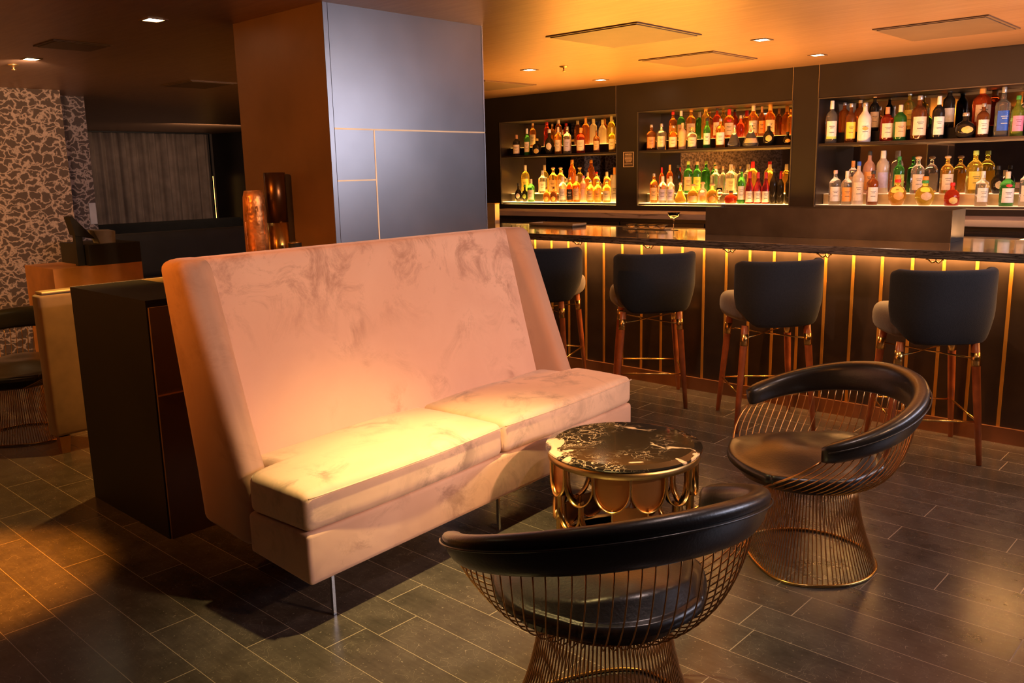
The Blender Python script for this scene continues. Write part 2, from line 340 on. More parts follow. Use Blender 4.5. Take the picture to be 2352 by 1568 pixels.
# back bar wall, pierced by three bottle niches (front face y=7.2)
NI = [('left', -6.80, -5.204), ('middle', -4.945, -3.366), ('right', -3.135, -1.30)]
NZ0, NZ1, WY = 1.172, 2.047, 7.2
parts = [box(-8.6, 2.0, WY, 7.75, 0, NZ0-.02), box(-8.6, 2.0, WY, 7.75, NZ1, CEIL), box(-8.6, 2.0, 7.60, 7.75, NZ0-.02, NZ1)]
xs = [-8.6]+[v for n in NI for v in n[1:]]+[2.0]
for i in range(0, len(xs), 2): parts.append(box(xs[i], xs[i+1], WY, 7.61, NZ0-.02, NZ1))
struct(obj('wall_back', join(*parts), 'panel_dark'))
# thin bright joints between the wall panels
for i, x in enumerate((-5.21, -3.369, -3.143)):
    struct(obj('trim_%d' % (i+1), box(x-.003, x+.003, WY-.004, WY+.001, NZ1, CEIL), 'chrome'))
# right wall with the daylight window
WX = 1.8
struct(obj('wall_right', join(box(WX, WX+.1, -2.6, 9.5, 0, 1.3), box(WX, WX+.1, -2.6, 9.5, 2.25, CEIL), box(WX, WX+.1, 7.1, 9.5, 1.3, 2.25), box(WX, WX+.1, -2.6, 3.5, 1.3, 2.25)), 'plain_wall'))
struct(obj('window_1', join(box(WX-.02, WX+.06, 3.46, 3.5, 1.27, 2.28), box(WX-.02, WX+.06, 7.1, 7.14, 1.27, 2.28), box(WX-.02, WX+.06, 3.5, 7.1, 1.26, 1.3), box(WX-.02, WX+.06, 3.5, 7.1, 2.25, 2.29), box(WX, WX+.04, 5.28, 5.32, 1.3, 2.25)), 'black_metal'))
struct(obj('wall_front', box(-15.4, 2.0, -2.7, -2.6, 0, CEIL), 'plain_wall'))
struct(obj('wall_left', box(-15.4, -15.3, -2.6, 9.5, 0, CEIL), 'plain_wall'))
struct(obj('wall_far', box(-15.4, -8.6, 8.35, 8.45, 0, CEIL), 'panel_dark'))
# wallpapered wall blocks on the left
struct(obj('wall_wallpapered', box(-8.9, -8.5, -2.6, 3.187, 0, CEIL), 'crackle_wallpaper'))
struct(obj('wall_wallpapered_return', box(-9.3, -9.02, 2.6, 3.60, 0, CEIL), 'crackle_wallpaper'))
# column: steel front, brown side, brass joints
struct(obj('wall_column', box(-4.42, -3.602, 2.592, 3.68, 0, CEIL), 'column_brown'))
struct(obj('wall_column_facing', join(box(-3.602, -3.598, 2.592, 2.618, 0, CEIL), box(-3.602, -3.598, 2.621, 3.672, 1.735, CEIL), box(-3.602, -3.598, 2.621, 2.862, 1.481, 1.727), box(-3.602, -3.598, 2.621, 2.862, 0, 1.474), box(-3.602, -3.598, 2.870, 3.672, 0, 1.727)), 'column_steel'))
struct(obj('trim_4', join(box(-3.602, -3.5965, 2.621, 3.680, 1.727, 1.735), box(-3.602, -3.5965, 2.862, 2.870, 0, 1.727), box(-3.602, -3.5965, 2.621, 2.862, 1.474, 1.481)), 'joint_brass'))
struct(obj('trim_5', join(box(-3.602, -3.596, 3.672, 3.6815, 0, 1.727), box(-3.602, -3.596, 3.672, 3.6815, 1.735, CEIL)), 'chrome'))

# niche mirrors, frames, shelves, risers
for n, x0, x1 in NI:
    t = thing('bottle_display', 'recessed %s bottle display with mirror back and two shelves' % n, 'shelf', ((x0+x1)/2, 7.4, NZ0), 0, 'bottle displays behind the bar')
    h = (x1-x0)/2; zz = -NZ0
    obj('mirror_back', box(-h+.001, h-.001, .188, .198, .002, NZ1-NZ0-.002), 'mirror', t)
    obj('side_panel', box(-h+.001, -h+.006, -.198, .188, .002, NZ1+zz-.002), 'dark_steel', t)
    obj('side_panel', box(h-.006, h-.001, -.198, .188, .002, NZ1+zz-.002), 'dark_steel', t)
    obj('frame', join(box(-h-.008, -h+.002, -.206, -.199, -.02, NZ1+zz+.006), box(h-.002, h+.008, -.206, -.199, -.02, NZ1+zz+.006), box(-h, h, -.206, -.199, NZ1+zz-.002, NZ1+zz+.005)), 'box_steel', t)
    obj('upper_shelf', bbox(-h+.007, h-.007, -.195, .186, 1.663+zz, 1.683+zz, .002), 'dark_steel', t)
    obj('upper_riser', bbox(-h+.007, h-.007, -.045, .186, 1.6835+zz, 1.770+zz, .002), 'black_metal', t)
    if n != 'right': obj('upper_riser_light', box(-h+.007, h-.007, -.040, .186, 1.7702+zz, 1.7715+zz), 'lit_riser', t)
    lit = 'lit_shelf' if n != 'right' else 'lit_shelf_dim'
    obj('lit_lower_shelf', box(-h+.007, h-.007, -.192, .186, -.003, .003), lit, t)
    obj('shelf_lip', box(-h+.007, h-.007, -.197, -.1925, -.016, .001), 'box_steel', t)
    obj('lower_riser', bbox(-h+.007, h-.007, -.045, .186, .0035, .088, .002), 'tan_panel' if n == 'right' else 'box_steel', t)
    obj('riser_light', box(-h+.007, h-.007, -.040, .186, .0882, .0895), 'lit_shelf_dim' if n == 'right' else 'lit_shelf', t)

# ------------------------------------------------------------------ bar
bar = thing('bar_counter', 'long bar with dark veined marble top, brass-striped front and copper kick plate', 'bar counter', (-2.2, 5.3, 0))
def L(x, y): return x+2.2, y-5.3
def lbox(x0, x1, y0, y1, z0, z1): return box(x0+2.2, x1+2.2, y0-5.3, y1-5.3, z0, z1)
BX0, BX1 = -5.46, .9
obj('marble_top', bbox(BX0+2.2, BX1+2.2, 4.80-5.3, 5.665-5.3, 1.008, 1.055, .004), 'bar_marble', bar)
obj('front_panel', lbox(BX0+.12, BX1, 5.09, 5.13, .088, 1.0075), 'bar_front', bar)
obj('body', lbox(BX0+.12, BX1, 5.131, 5.60, .0, 1.0075), 'black_metal', bar)
obj('kick_plate', lbox(BX0+.12, BX1, 5.072, 5.13, .0, .0875), 'kick_copper', bar)
obj('led_profile', lbox(BX0+.14, BX1, 5.02, 5.088, 1.0045, 1.0075), 'led_strip', bar)
k = 0; x = -1.130
while x > BX0+.15: x -= .1662
x += .1662
while x < BX1-.02:
    obj('brass_strip', lbox(x-.0085, x+.0085, 5.0865, 5.0899, .0885, 1.0), 'strip_brass', bar); x += .1662
# double coat hooks under the overhang
for i, x in enumerate((-3.946, -3.330, -2.715, -2.095, -1.481, -.865)):
    pos = ['behind the leftmost visible stool', 'above the second visible stool from the column', 'between the second and third stools', 'beside the right corner of the third stool', 'above the rightmost stool back', 'right of the rightmost stool'][i]
    pts = []
    for s in (-1, 1):
        pts.append(tube([(0, 0, -.028), (s*.008, -.004, -.036), (s*.018, -.010, -.038), (s*.028, -.014, -.028), (s*.036, -.018, -.020), (s*.046, -.022, -.019)], .0042, 8))
    t = thing('coat_hook', 'brass double coat hook under the bar top, '+pos, 'hook', (x, 5.0, 1.0072), 0, 'coat hooks under the bar top')
    obj('stem', tube([(0, 0, 0), (0, 0, -.030)], .0028, 8), 'black_metal', t, True)
    obj('hook_arms', join(*pts), 'brass_satin', t, True)

# bar well shelf (behind the bar) and back counter
t = thing('bar_work_shelf', 'copper-faced work shelf behind the bar top', 'shelf', (-3.4, 5.95, 0))
obj('shelf_top', box(-2.0, 2.11, -.10, .10, 1.02, 1.035), 'box_steel', t)
obj('shelf_face', box(-2.0, 2.11, -.104, -.1005, .985, 1.035), 'kick_copper', t)
obj('shelf_support', box(-2.0, 2.11, -.09, -.05, 0, .984), 'black_metal', t)
t = thing('back_counter', 'pale veined marble back counter over dark cabinets', 'counter', (-3.2, 6.95, 0))
obj('marble_slab', bbox(-3.5, 3.9, -.25, .2495, 1.055, 1.104, .003), 'back_marble', t)
obj('cabinet_body', box(-3.48, 3.88, -.20, .2495, 0, 1.0545), 'panel_dark', t)
for i in range(8):
    o = obj('cabinet_door', bbox(-3.45+i*.915, -3.45+i*.915+.90, -.222, -.2005, .1, 1.02, .003), 'panel_dark', t)
    obj('handle', box(-3.45+i*.915+.3, -3.45+i*.915+.6, -.235, -.2225, .97, .985), 'chrome', o)
# upright panel at the left end of the bar
t = thing('end_panel', 'tan upright panel at the far left end of the bar', 'panel', (-5.565, 5.75, 0))
obj('panel', bbox(-.075, .075, -.03, .03, 0, 1.222, .003), 'tan_panel', t); obj('cap', box(-.077, .077, -.032, .032, 1.2225, 1.228), 'brass', t)
# steel trough on the bar top
t = thing('steel_trough', 'long open brushed dark steel box on the bar top', 'box', (-2.28, 5.405, 1.0555))
w_, d_, h_ = 1.57/2, .25/2, .182
obj('wall_front_sheet', box(-w_, w_, -d_, -d_+.006, 0, h_), 'box_steel', t)
obj('back_sheet', box(-w_, w_, d_-.006, d_, 0, h_), 'box_steel', t)
obj('end_sheet', box(-w_, -w_+.006, -d_+.0062, d_-.0062, 0, h_), 'box_steel', t)
obj('end_sheet', box(w_-.006, w_, -d_+.0062, d_-.0062, 0, h_), 'box_steel', t)
obj('bottom_sheet', box(-w_+.0062, w_-.0062, -d_+.0062, d_-.0062, 0, .006), 'box_steel', t)
obj('corner_edge', box(w_-.001, w_+.001, -d_-.0012, -d_+.001, 0, h_), 'chrome', t)
t.children[0].name = 'front_sheet'
# tray, coupe glasses, martini glass
t = thing('bar_mat', 'flat grey bar tray near the left end of the bar top', 'tray', (-4.62, 5.56, 1.0555))
obj('base', bbox(-.235, .235, -.09, .09, 0, .012, .003), 'box_steel', t)
obj('rim', join(box(-.235, .235, -.09, -.084, .0122, .026), box(-.235, .235, .084, .09, .0122, .026), box(-.235, -.229, -.084, .084, .0122, .026), box(.229, .235, -.084, .084, .0122, .026)), 'tan_panel', t)
def coupe(x, y, lab, h=.13, rr=.048, group='cocktail glasses on the bar'):
    t = thing('cocktail_glass', lab, 'glass', (x, y, 1.0556), 0, group)
    obj('foot', lathe([(.034, 0), (.034, .002), (.006, .005), (.0035, .008)], 20), 'glass_clear', t, True)
    obj('stem', tube([(0, 0, .008), (0, 0, h*.55)], .0033, 8), 'glass_clear', t, True)
    pr = [(.004, h*.55), (rr*.7, h*.8), (rr, h), (rr-.0018, h), (rr*.68, h*.805), (.002, h*.58)]
    obj('bowl', lathe(pr, 24), 'glass_clear', t, True)
coupe(-3.47, 5.52, 'clear stemmed cocktail glass standing just left of the steel trough', .13)
coupe(-3.14, 5.50, 'clear martini glass standing close against the left end of the trough', .12)
t = thing('glass_rack', 'low clear glass bowls stacked on a strainer at the bar', 'bowl', (-3.72, 5.54, 1.0556))
obj('drip_rail', bbox(-.19, .19, -.05, .05, 0, .008, .002), 'chrome', t)
for i in range(4): obj('glass_bowl', lathe([(.018, .009), (.038, .022), (.042, .034), (.040, .034), (.035, .024), (.012, .012)], 20, -.14+i*.093, 0), 'glass_clear', t, True)

# warning placard on the pier between the left and middle displays
t = thing('placard', 'small brown framed placard with fine print between the bottle displays', 'sign', (-5.055, 7.1988, 1.602))
obj('plate', box(-.062, .062, -.002, 0, -.073, .073), 'sign_plate', t)
obj('border', join(box(-.062, .062, -.0035, -.002, .069, .073), box(-.062, .062, -.0035, -.002, -.073, -.069), box(-.062, -.058, -.0035, -.002, -.069, .069), box(.058, .062, -.0035, -.002, -.069, .069)), 'sign_print', t)
def text(s, size, loc, rot, m, parent, name='lettering', ext=.0004):
    cu = bpy.data.curves.new(name, 'FONT'); cu.body = s; cu.size = size; cu.align_x = 'CENTER'; cu.extrude = ext
    o = bpy.data.objects.new(name, cu); C.objects.link(o)
    bpy.context.view_layer.update(); me = bpy.data.meshes.new_from_object(o.evaluated_get(bpy.context.evaluated_depsgraph_get())); bpy.data.objects.remove(o)
    o = bpy.data.objects.new(name, me); C.objects.link(o); me.materials.clear(); me.materials.append(M[m]); o.location = loc; o.rotation_euler = rot; o.parent = parent; return o
text('WARNING', .017, (0, -.003, .045), (PI/2, 0, 0), 'sign_print', t)
ln = []
random.seed(3)
for i in range(7):
    hw = [.040, .042, .043, .042, .038, .030, .046][i]; z = .034-i*.0115-(.008 if i == 6 else 0); xx = -hw
    while xx < hw-.006:
        wl = min(random.uniform(.006, .016), hw-xx); ln.append(box(xx, xx+wl, -.0034, -.0022, z-.002, z+.002)); xx += wl+.003
obj('fine_print', join(*ln), 'sign_print', t)

# ------------------------------------------------------------------ bottles
def glassmat(name, col, tr=.85, rough=.06, ior=1.35):
    mat('g_'+name, col, rough, 0, .02, 20, Transmission_Weight=tr, IOR=ior)
for nme, col, tr in (('clear', (.93, .93, .91), .93), ('amber', (.95, .42, .07), .88), ('brown', (.45, .16, .05), .8), ('dark', (.03, .025, .02), .3), ('green', (.10, .50, .10), .8),
    ('red', (.70, .08, .03), .8), ('orange', (1.0, .33, .05), .85), ('yellow', (.95, .78, .12), .85), ('gold', (1.0, .66, .14), .88), ('white', (.85, .84, .82), .05), ('frost', (.95, .86, .74), .55),
    ('blush', (.95, .62, .50), .5), ('pink', (.98, .62, .50), .6), ('winered', (.25, .02, .04), .5), ('lime', (.55, .70, .10), .8), ('aperitif', (1.0, .16, .03), .75), ('tan', (.75, .55, .32), .1)):
    glassmat(nme, col, tr)
for nme, col in (('white', (.86, .84, .80)), ('cream', (.80, .68, .52)), ('tan', (.72, .50, .28)), ('gold', (.75, .52, .14)), ('lilac', (.55, .52, .78)), ('orange', (.90, .42, .10)), ('yellow', (.90, .68, .10)),
    ('dark', (.03, .03, .03)), ('copper', (.55, .28, .14)), ('blush', (.85, .55, .50)), ('blue', (.03, .12, .70)), ('pink', (.95, .30, .50)), ('lime', (.55, .72, .15)), ('red', (.75, .03, .03)), ('brown', (.2, .09, .04)),
    ('wax', (.80, .03, .02)), ('winecap', (.45, .02, .05)), ('cork', (.72, .45, .20)), ('green', (.05, .35, .08)), ('amber', (.7, .3, .05))):
    mat('p_'+nme, col, .45, 0, .10, 60)
mat('p_clear', (.6, .58, .56), .25, .6)
PROF = {  # radius fraction, height fraction
 'spirit': [(.92, 0), (1, .02), (1, .60), (.93, .67), (.62, .74), (.34, .78), (.30, .84), (.30, .92)],
 'wine': [(.94, 0), (1, .02), (1, .56), (.92, .64), (.62, .72), (.38, .78), (.33, .84), (.32, .92)],
 'burg': [(.94, 0), (1, .02), (1, .42), (.90, .52), (.66, .62), (.42, .72), (.33, .80), (.31, .92)],
 'tall': [(.92, 0), (1, .02), (1, .66), (.90, .73), (.58, .79), (.42, .83), (.38, .92)],
 'squat': [(.88, 0), (1, .04), (1, .42), (.90, .56), (.60, .66), (.32, .70), (.28, .88)],
 'round': [(.55, 0), (.70, .03), (.92, .18), (1, .32), (.94, .46), (.72, .58), (.36, .66), (.28, .72), (.28, .88)],
 'square': [(.94, 0), (1, .02), (1, .62), (.92, .68), (.50, .73), (.34, .77), (.32, .90)],
 'decanter': [(.80, 0), (1, .06), (.96, .18), (.70, .38), (.42, .56), (.24, .70), (.20, .90)]}
LAB = {'spirit': (.10, .52), 'wine': (.12, .50), 'burg': (.06, .40), 'tall': (.14, .5), 'squat': (.08, .38), 'round': (.18, .46), 'square': (.12, .52), 'decanter': (.14, .34)}
FACE = -1.05   # the bottles' labels face the room
def patch(prof, rad, h, za, zb, half, ang, off, pw=2.0, n=10, mz=6, oval=False):
    V, F = [], []
    def rr(z):
        for (a, b_), (c, d) in zip(prof, prof[1:]):
            if b_ <= z <= d: return a+(c-a)*(z-b_)/max(1e-6, d-b_)
        return prof[-1][0]
    for i in range(mz+1):
        tz = i/mz; z = za+(zb-za)*tz
        hw = half*(math.sqrt(max(.02, 1-(2*tz-1)**2)) if oval else 1)
        for j in range(n+1):
            a = ang+hw*(2*j/n-1); c, s = math.cos(a), math.sin(a); k = (abs(c)**pw+abs(s)**pw)**(-1/pw)
            q = rr(z)*rad*k+off; V.append((q*c, q*s, z*h))
    for i in range(mz):
        for j in range(n): F.append((i*(n+1)+j, i*(n+1)+j+1, (i+1)*(n+1)+j+1, (i+1)*(n+1)+j))
    return V, F
ORD = ['first', 'second', 'third', 'fourth', 'fifth', 'sixth', 'seventh', 'eighth', 'ninth', 'tenth', 'eleventh', 'twelfth', 'thirteenth', 'fourteenth', 'fifteenth', 'sixteenth', 'seventeenth']
def bottle(x, y, z, h, w, kind, body, lab, cap, desc, where, group):
    rad = w/2; prof = PROF[kind]; pw = 5.0 if kind == 'square' else 2.0
    n = 'wine_bottle' if kind in ('wine', 'burg') and body in ('green', 'dark', 'winered') else ('decanter' if kind == 'decanter' else 'liquor_bottle')
    t = thing(n, desc+', '+where, 'decanter' if n == 'decanter' else 'bottle', (x, y, z), 0, group)
    n_ = 28 if pw > 2 else 20
    if pw > 2: rad *= .84
    obj('glass_body', lathe([(a*rad, b_*h) for a, b_ in prof], n_, pw=pw), 'g_'+body, t, True)
    top = prof[-1]
    cm = {'ball': 'p_tan', 'ring': 'p_amber', 'ring2': 'p_amber'}.get(cap, 'p_'+cap)
    if cap == 'ball':
        obj('stopper', lathe([(.20*rad, top[1]*h), (.42*rad, (top[1]+.01)*h), (.5*rad, (top[1]+.04)*h), (.42*rad, h*.985), (.15*rad, h)], 16), cm, t, True)
    else:
        r1 = top[0]*rad*1.12; long = cap in ('wax', 'winecap', 'white', 'cream', 'orange', 'copper') and kind not in ('squat', 'round', 'decanter')
        z1 = (.80 if long else top[1]-.02)*h
        obj('cap', lathe([(r1, z1), (r1*1.06, z1+.003), (r1, h*.99), (r1*.9, h)], 16, pw=2), cm, t, True)
        if cap in ('ring', 'ring2'):
            obj('collar', lathe([(r1*1.1, top[1]*h*.86), (r1*1.15, top[1]*h*.88), (r1*1.1, top[1]*h*.97), (r1*1.05, top[1]*h*.975)], 16), 'p_red' if cap == 'ring' else 'p_green', t, True)
    if lab != 'none':
        za, zb = LAB[kind]; oval = kind in ('round',) or (kind == 'squat' and lab in ('orange', 'gold'))
        obj('label_paper', patch(prof, rad, h, za, zb, .95 if not oval else .6, FACE, .0006, pw, oval=oval), 'p_'+lab, t, True)
        # small printed marks
        ink = 'p_dark' if lab not in ('dark', 'blue') else 'p_white'
        zc = (za+zb)/2
        if 'seal' in desc: obj('seal', patch(prof, rad, h, zb+.03, zb+.12, .45, FACE, .0008, pw, oval=True), 'p_red', t, True)
        elif 'fruit' in desc: obj('fruit_picture', patch(prof, rad, h, zc-.02, zc+.08, .45, FACE, .0012, pw, oval=True), 'p_orange', t, True)
        elif 'lime label' in desc: obj('lime_band', patch(prof, rad, h, za+.0, za+.06, .95, FACE, .0012, pw), 'p_lime', t, True)
        elif 'pink label' in desc: pass
        if kind in ('spirit', 'square', 'wine', 'burg') and 'opaque' not in desc:
            marks = [patch(prof, rad, h, zc+dz, zc+dz+.012, hw, FACE, .0011, pw, 6, 1) for dz, hw in ((.08, .45), (.04, .3), (-.06, .4))]
            obj('print', join(*marks), ink, t, True)
    return t
BASEZ = {('upper', 'front'): 1.6832, ('lower', 'front'): 1.1755, ('upper', 'back'): 1.7717, ('lower', 'back'): 1.2617}
B = {
('left','upper','front'):[
(-6.622,0.227,0.078,'spirit','dark','cream','copper','dark bottle with cream label'),
(-6.466,0.287,0.061,'wine','green','cream','white','slim green bottle with white cap'),
(-6.323,0.174,0.094,'squat','dark','gold','gold','squat dark bottle with gold label'),
(-6.144,0.263,0.097,'round','dark','cream','white','round dark bottle with pale oval label'),
(-6.022,0.283,0.070,'spirit','amber','cream','cream','amber bottle with tall cream label'),
(-5.896,0.281,0.080,'spirit','clear','lilac','clear','clear bottle with lilac blue label'),
(-5.716,0.259,0.084,'spirit','red','cream','orange','reddish bottle with orange neck'),
(-5.510,0.220,0.061,'spirit','brown','tan','brown','narrow brown bottle with tan label'),
(-5.314,0.244,0.065,'spirit','yellow','cream','cream','yellow bottle with pale round label'),
],
('left','upper','back'):[
(-6.506,0.264,0.066,'spirit','amber','cream','cork','amber bottle with cork cap'),
(-6.300,0.262,0.063,'tall','red','none','red','tall dark red bottle'),
(-6.136,0.288,0.069,'tall','brown','cream','cream','tall brown bottle with cream cap'),
(-5.762,0.284,0.074,'spirit','orange','none','orange','tall orange red bottle'),
(-5.660,0.262,0.071,'tall','frost','none','cream','pale frosted bottle'),
(-5.541,0.247,0.078,'wine','frost','none','cream','broad cream frosted bottle'),
(-5.428,0.286,0.074,'spirit','yellow','none','cream','tall yellow bottle'),
],
('left','lower','front'):[
(-6.610,0.205,0.076,'round','dark','cream','dark','dark bottle with octagonal pale label'),
(-6.512,0.190,0.068,'round','dark','lime','green','dark green bottle with pale label'),
(-6.419,0.249,0.077,'spirit','green','cream','cream','bright green bottle with white label'),
(-6.191,0.157,0.072,'squat','amber','orange','amber','squat amber bottle with orange roundel'),
(-6.091,0.165,0.073,'squat','brown','orange','brown','squat brown bottle with orange roundel'),
(-5.964,0.270,0.084,'spirit','clear','white','white','clear bottle with tall white label'),
(-5.864,0.265,0.072,'spirit','amber','dark','clear','amber bottle with dark label'),
(-5.776,0.276,0.077,'spirit','orange','tan','cream','orange bottle with tan label'),
(-5.684,0.275,0.059,'tall','blush','blush','pink','slim pinkish frosted bottle'),
(-5.591,0.231,0.073,'spirit','gold','tan','clear','golden bottle with thin band label'),
(-5.495,0.230,0.075,'spirit','gold','orange','clear','golden bottle with orange oval label'),
(-5.380,0.229,0.080,'spirit','gold','cream','clear','wide golden bottle with pale label'),
(-5.282,0.353,0.069,'spirit','white','white','orange','white label bottle with orange neck'),
],
('left','lower','back'):[
(-6.630,0.317,0.086,'spirit','yellow','yellow','cream','yellow label bottle with tall neck'),
(-6.372,0.253,0.087,'square','clear','white','white','square clear bottle with white label'),
(-6.218,0.286,0.086,'spirit','gold','tan','ball','golden bottle with ball stopper'),
(-6.111,0.284,0.081,'spirit','gold','tan','ball','gold bottle with rounded stopper'),
(-5.950,0.360,0.071,'tall','orange','none','amber','tall orange bottle'),
(-5.737,0.225,0.059,'spirit','gold','none','cream','golden bottle with pale cap'),
(-5.620,0.227,0.068,'spirit','gold','none','red','golden bottle with red cap'),
(-5.484,0.225,0.067,'spirit','gold','none','white','golden bottle with white cap'),
],
('middle','upper','front'):[
(-4.840,0.244,0.084,'spirit','brown','copper','clear','brownish bottle with glass cap'),
(-4.724,0.249,0.085,'square','clear','cream','clear','square clear bottle with pale label'),
(-4.593,0.224,0.079,'spirit','amber','cream','clear','short amber bottle with pale label'),
(-4.490,0.244,0.069,'spirit','tan','tan','tan','opaque tan label bottle'),
(-4.384,0.199,0.083,'spirit','clear','cream','gold','clear tapered bottle with cream label'),
(-4.229,0.272,0.063,'wine','green','white','dark','dark green bottle with slim neck'),
(-4.089,0.261,0.079,'spirit','amber','white','clear','amber bottle with large white label'),
(-3.948,0.198,0.104,'decanter','clear','none','clear','low clear glass decanter'),
(-3.780,0.210,0.129,'decanter','clear','tan','white','wide conical clear decanter'),
(-3.614,0.198,0.089,'round','dark','gold','cream','round dark bottle with gold label'),
(-3.435,0.112,0.073,'round','dark','orange','dark','dark rounded bottle with orange label'),
],
('middle','upper','back'):[
(-4.689,0.274,0.075,'spirit','orange','orange','red','orange red bottle'),
(-4.598,0.283,0.070,'spirit','green','tan','white','green bottle with white cap'),
(-4.488,0.290,0.082,'spirit','amber','cream','amber','amber bottle with cream label'),
(-4.330,0.291,0.069,'tall','gold','none','amber','tall golden bottle'),
(-4.210,0.283,0.068,'spirit','red','cream','dark','red bottle with cream label'),
(-4.083,0.261,0.085,'spirit','orange','cream','wax','orange bottle sealed with red wax'),
(-3.965,0.198,0.067,'squat','red','none','cream','dark red round bottle'),
(-3.841,0.284,0.083,'wine','amber','cream','cream','broad amber bottle'),
(-3.757,0.264,0.054,'spirit','brown','orange','copper','brown bottle with orange label'),
(-3.677,0.279,0.084,'wine','orange','cream','orange','large orange bottle'),
(-3.479,0.223,0.061,'spirit','amber','none','amber','amber bottle near niche edge'),
],
('middle','lower','front'):[
(-4.805,0.285,0.074,'spirit','amber','tan','clear','textured amber bottle'),
(-4.704,0.258,0.079,'spirit','clear','lilac','white','clear bottle with lilac label'),
(-4.615,0.256,0.074,'spirit','clear','lilac','cream','pale bottle with lilac white label'),
(-4.504,0.196,0.105,'decanter','gold','none','cream','round golden decanter'),
(-4.365,0.180,0.091,'squat','gold','tan','ball','squat golden bottle with tan label'),
(-4.260,0.201,0.081,'squat','frost','orange','ball','squat pale bottle with orange roundel'),
(-4.159,0.183,0.097,'squat','gold','orange','ball','squat gold bottle with oval label'),
(-3.965,0.114,0.106,'squat','red','none','dark','squat dark red bottle'),
(-3.862,0.316,0.066,'wine','green','white','dark','dark wine bottle with white label'),
(-3.781,0.284,0.073,'burg','winered','white','winecap','burgundy wine bottle with white label'),
(-3.699,0.282,0.069,'burg','winered','white','winecap','burgundy wine bottle with white label'),
(-3.622,0.281,0.068,'burg','winered','white','winecap','burgundy wine bottle with white label'),
(-3.550,0.310,0.071,'wine','dark','none','dark','black unlabelled wine bottle'),
(-3.484,0.272,0.060,'wine','dark','none','winecap','black wine bottle with red foil'),
(-3.409,0.281,0.048,'wine','dark','none','dark','narrow black wine bottle'),
],
('middle','lower','back'):[
(-4.810,0.256,0.047,'spirit','orange','none','wax','orange bottle with red wax neck'),
(-4.717,0.281,0.060,'spirit','orange','cream','orange','orange bottle with orange cap'),
(-4.623,0.275,0.060,'tall','dark','none','dark','slim dark bottle'),
(-4.509,0.309,0.078,'spirit','green','tan','lime','green bottle with tan label'),
(-4.410,0.303,0.072,'spirit','green','yellow','tan','green bottle with yellow green label'),
(-4.208,0.259,0.087,'square','clear','none','cork','broad clear bottle with wood cap'),
(-4.133,0.254,0.058,'spirit','clear','none','cork','clear bottle with brown stopper'),
(-4.052,0.270,0.095,'square','clear','cream','cream','large pale square bottle'),
(-3.830,0.290,0.091,'spirit','gold','none','wax','wide golden bottle with red cap'),
(-3.662,0.261,0.080,'spirit','gold','none','cream','broad golden bottle'),
],
('right','upper','front'):[
(-3.053,0.347,0.085,'spirit','clear','white','white','clear bottle with white and lime label'),
(-2.892,0.314,0.078,'spirit','brown','yellow','clear','brown bottle with arched golden label'),
(-2.777,0.313,0.096,'wine','white','white','clear','white bottle with orange fruit picture'),
(-2.598,0.266,0.091,'spirit','red','cream','copper','red whiskey bottle with cream strip'),
(-2.497,0.277,0.088,'spirit','green','tan','cream','green necked bottle with tan label'),
(-2.355,0.337,0.105,'spirit','brown','cream','clear','brown bottle with large cream label'),
(-2.213,0.323,0.082,'spirit','dark','white','white','dark bottle with red ringed white cap'),
(-2.015,0.187,0.133,'round','dark','gold','clear','wide round black bottle with gold band'),
(-1.898,0.247,0.095,'spirit','brown','white','clear','brown bottle with framed white label'),
(-1.769,0.356,0.100,'square','clear','blue','clear','clear bottle with blue label'),
(-1.670,0.287,0.092,'wine','lime','pink','green','green bottle with pink label'),
],
('right','upper','back'):[
(-3.006,0.247,0.082,'spirit','orange','none','clear','orange amber bottle'),
(-2.875,0.257,0.084,'spirit','orange','none','tan','bright orange bottle with tan cap'),
(-2.758,0.296,0.073,'spirit','dark','cream','cork','dark bottle with cork and cream label'),
(-2.483,0.294,0.081,'spirit','yellow','yellow','clear','tall yellow bottle with yellow label'),
(-2.185,0.295,0.079,'tall','dark','white','dark','tall black bottle with pale label'),
(-1.951,0.300,0.118,'spirit','aperitif','cream','orange','large bright orange aperitif bottle'),
],
('right','lower','front'):[
(-2.996,0.286,0.088,'spirit','clear','white','blush','clear bottle with white pink label'),
(-2.896,0.277,0.083,'spirit','clear','orange','white','clear bottle with orange label'),
(-2.803,0.353,0.087,'spirit','frost','cream','blue','tall frosted bottle with blue cap'),
(-2.683,0.277,0.083,'spirit','brown','white','dark','dark amber bottle with white label'),
(-2.482,0.237,0.125,'round','gold','orange','ring','round golden bottle with red collar'),
(-2.272,0.227,0.130,'round','yellow','tan','ring2','round yellow bottle with green collar'),
(-2.073,0.176,0.099,'squat','red','gold','red','squat dark red bottle with gold roundel'),
(-1.864,0.259,0.092,'square','clear','white','white','square clear bottle with white cap'),
(-1.696,0.253,0.091,'spirit','green','white','cream','green bottle with red seal'),
(-1.581,0.291,0.066,'square','clear','cream','clear','clear bottle at the frame edge'),
],
('right','lower','back'):[
(-2.908,0.275,0.083,'spirit','clear','tan','orange','clear bottle with pale orange label'),
(-2.773,0.350,0.089,'spirit','pink','orange','dark','pink bottle with orange picture'),
(-2.663,0.350,0.088,'tall','frost','lilac','white','tall frosted bottle with grey label'),
(-2.532,0.299,0.080,'spirit','green','lime','green','green bottle with bright label'),
(-2.384,0.298,0.093,'spirit','clear','cream','ball','clear bottle with arched cream label'),
(-2.163,0.296,0.090,'spirit','gold','cream','ball','golden bottle with arched cream label'),
(-1.964,0.328,0.105,'spirit','yellow','yellow','lime','large pale bottle with yellow label'),
(-1.799,0.210,0.084,'round','dark','cream','dark','dark bottle with diamond label'),
],

}
seen = {}
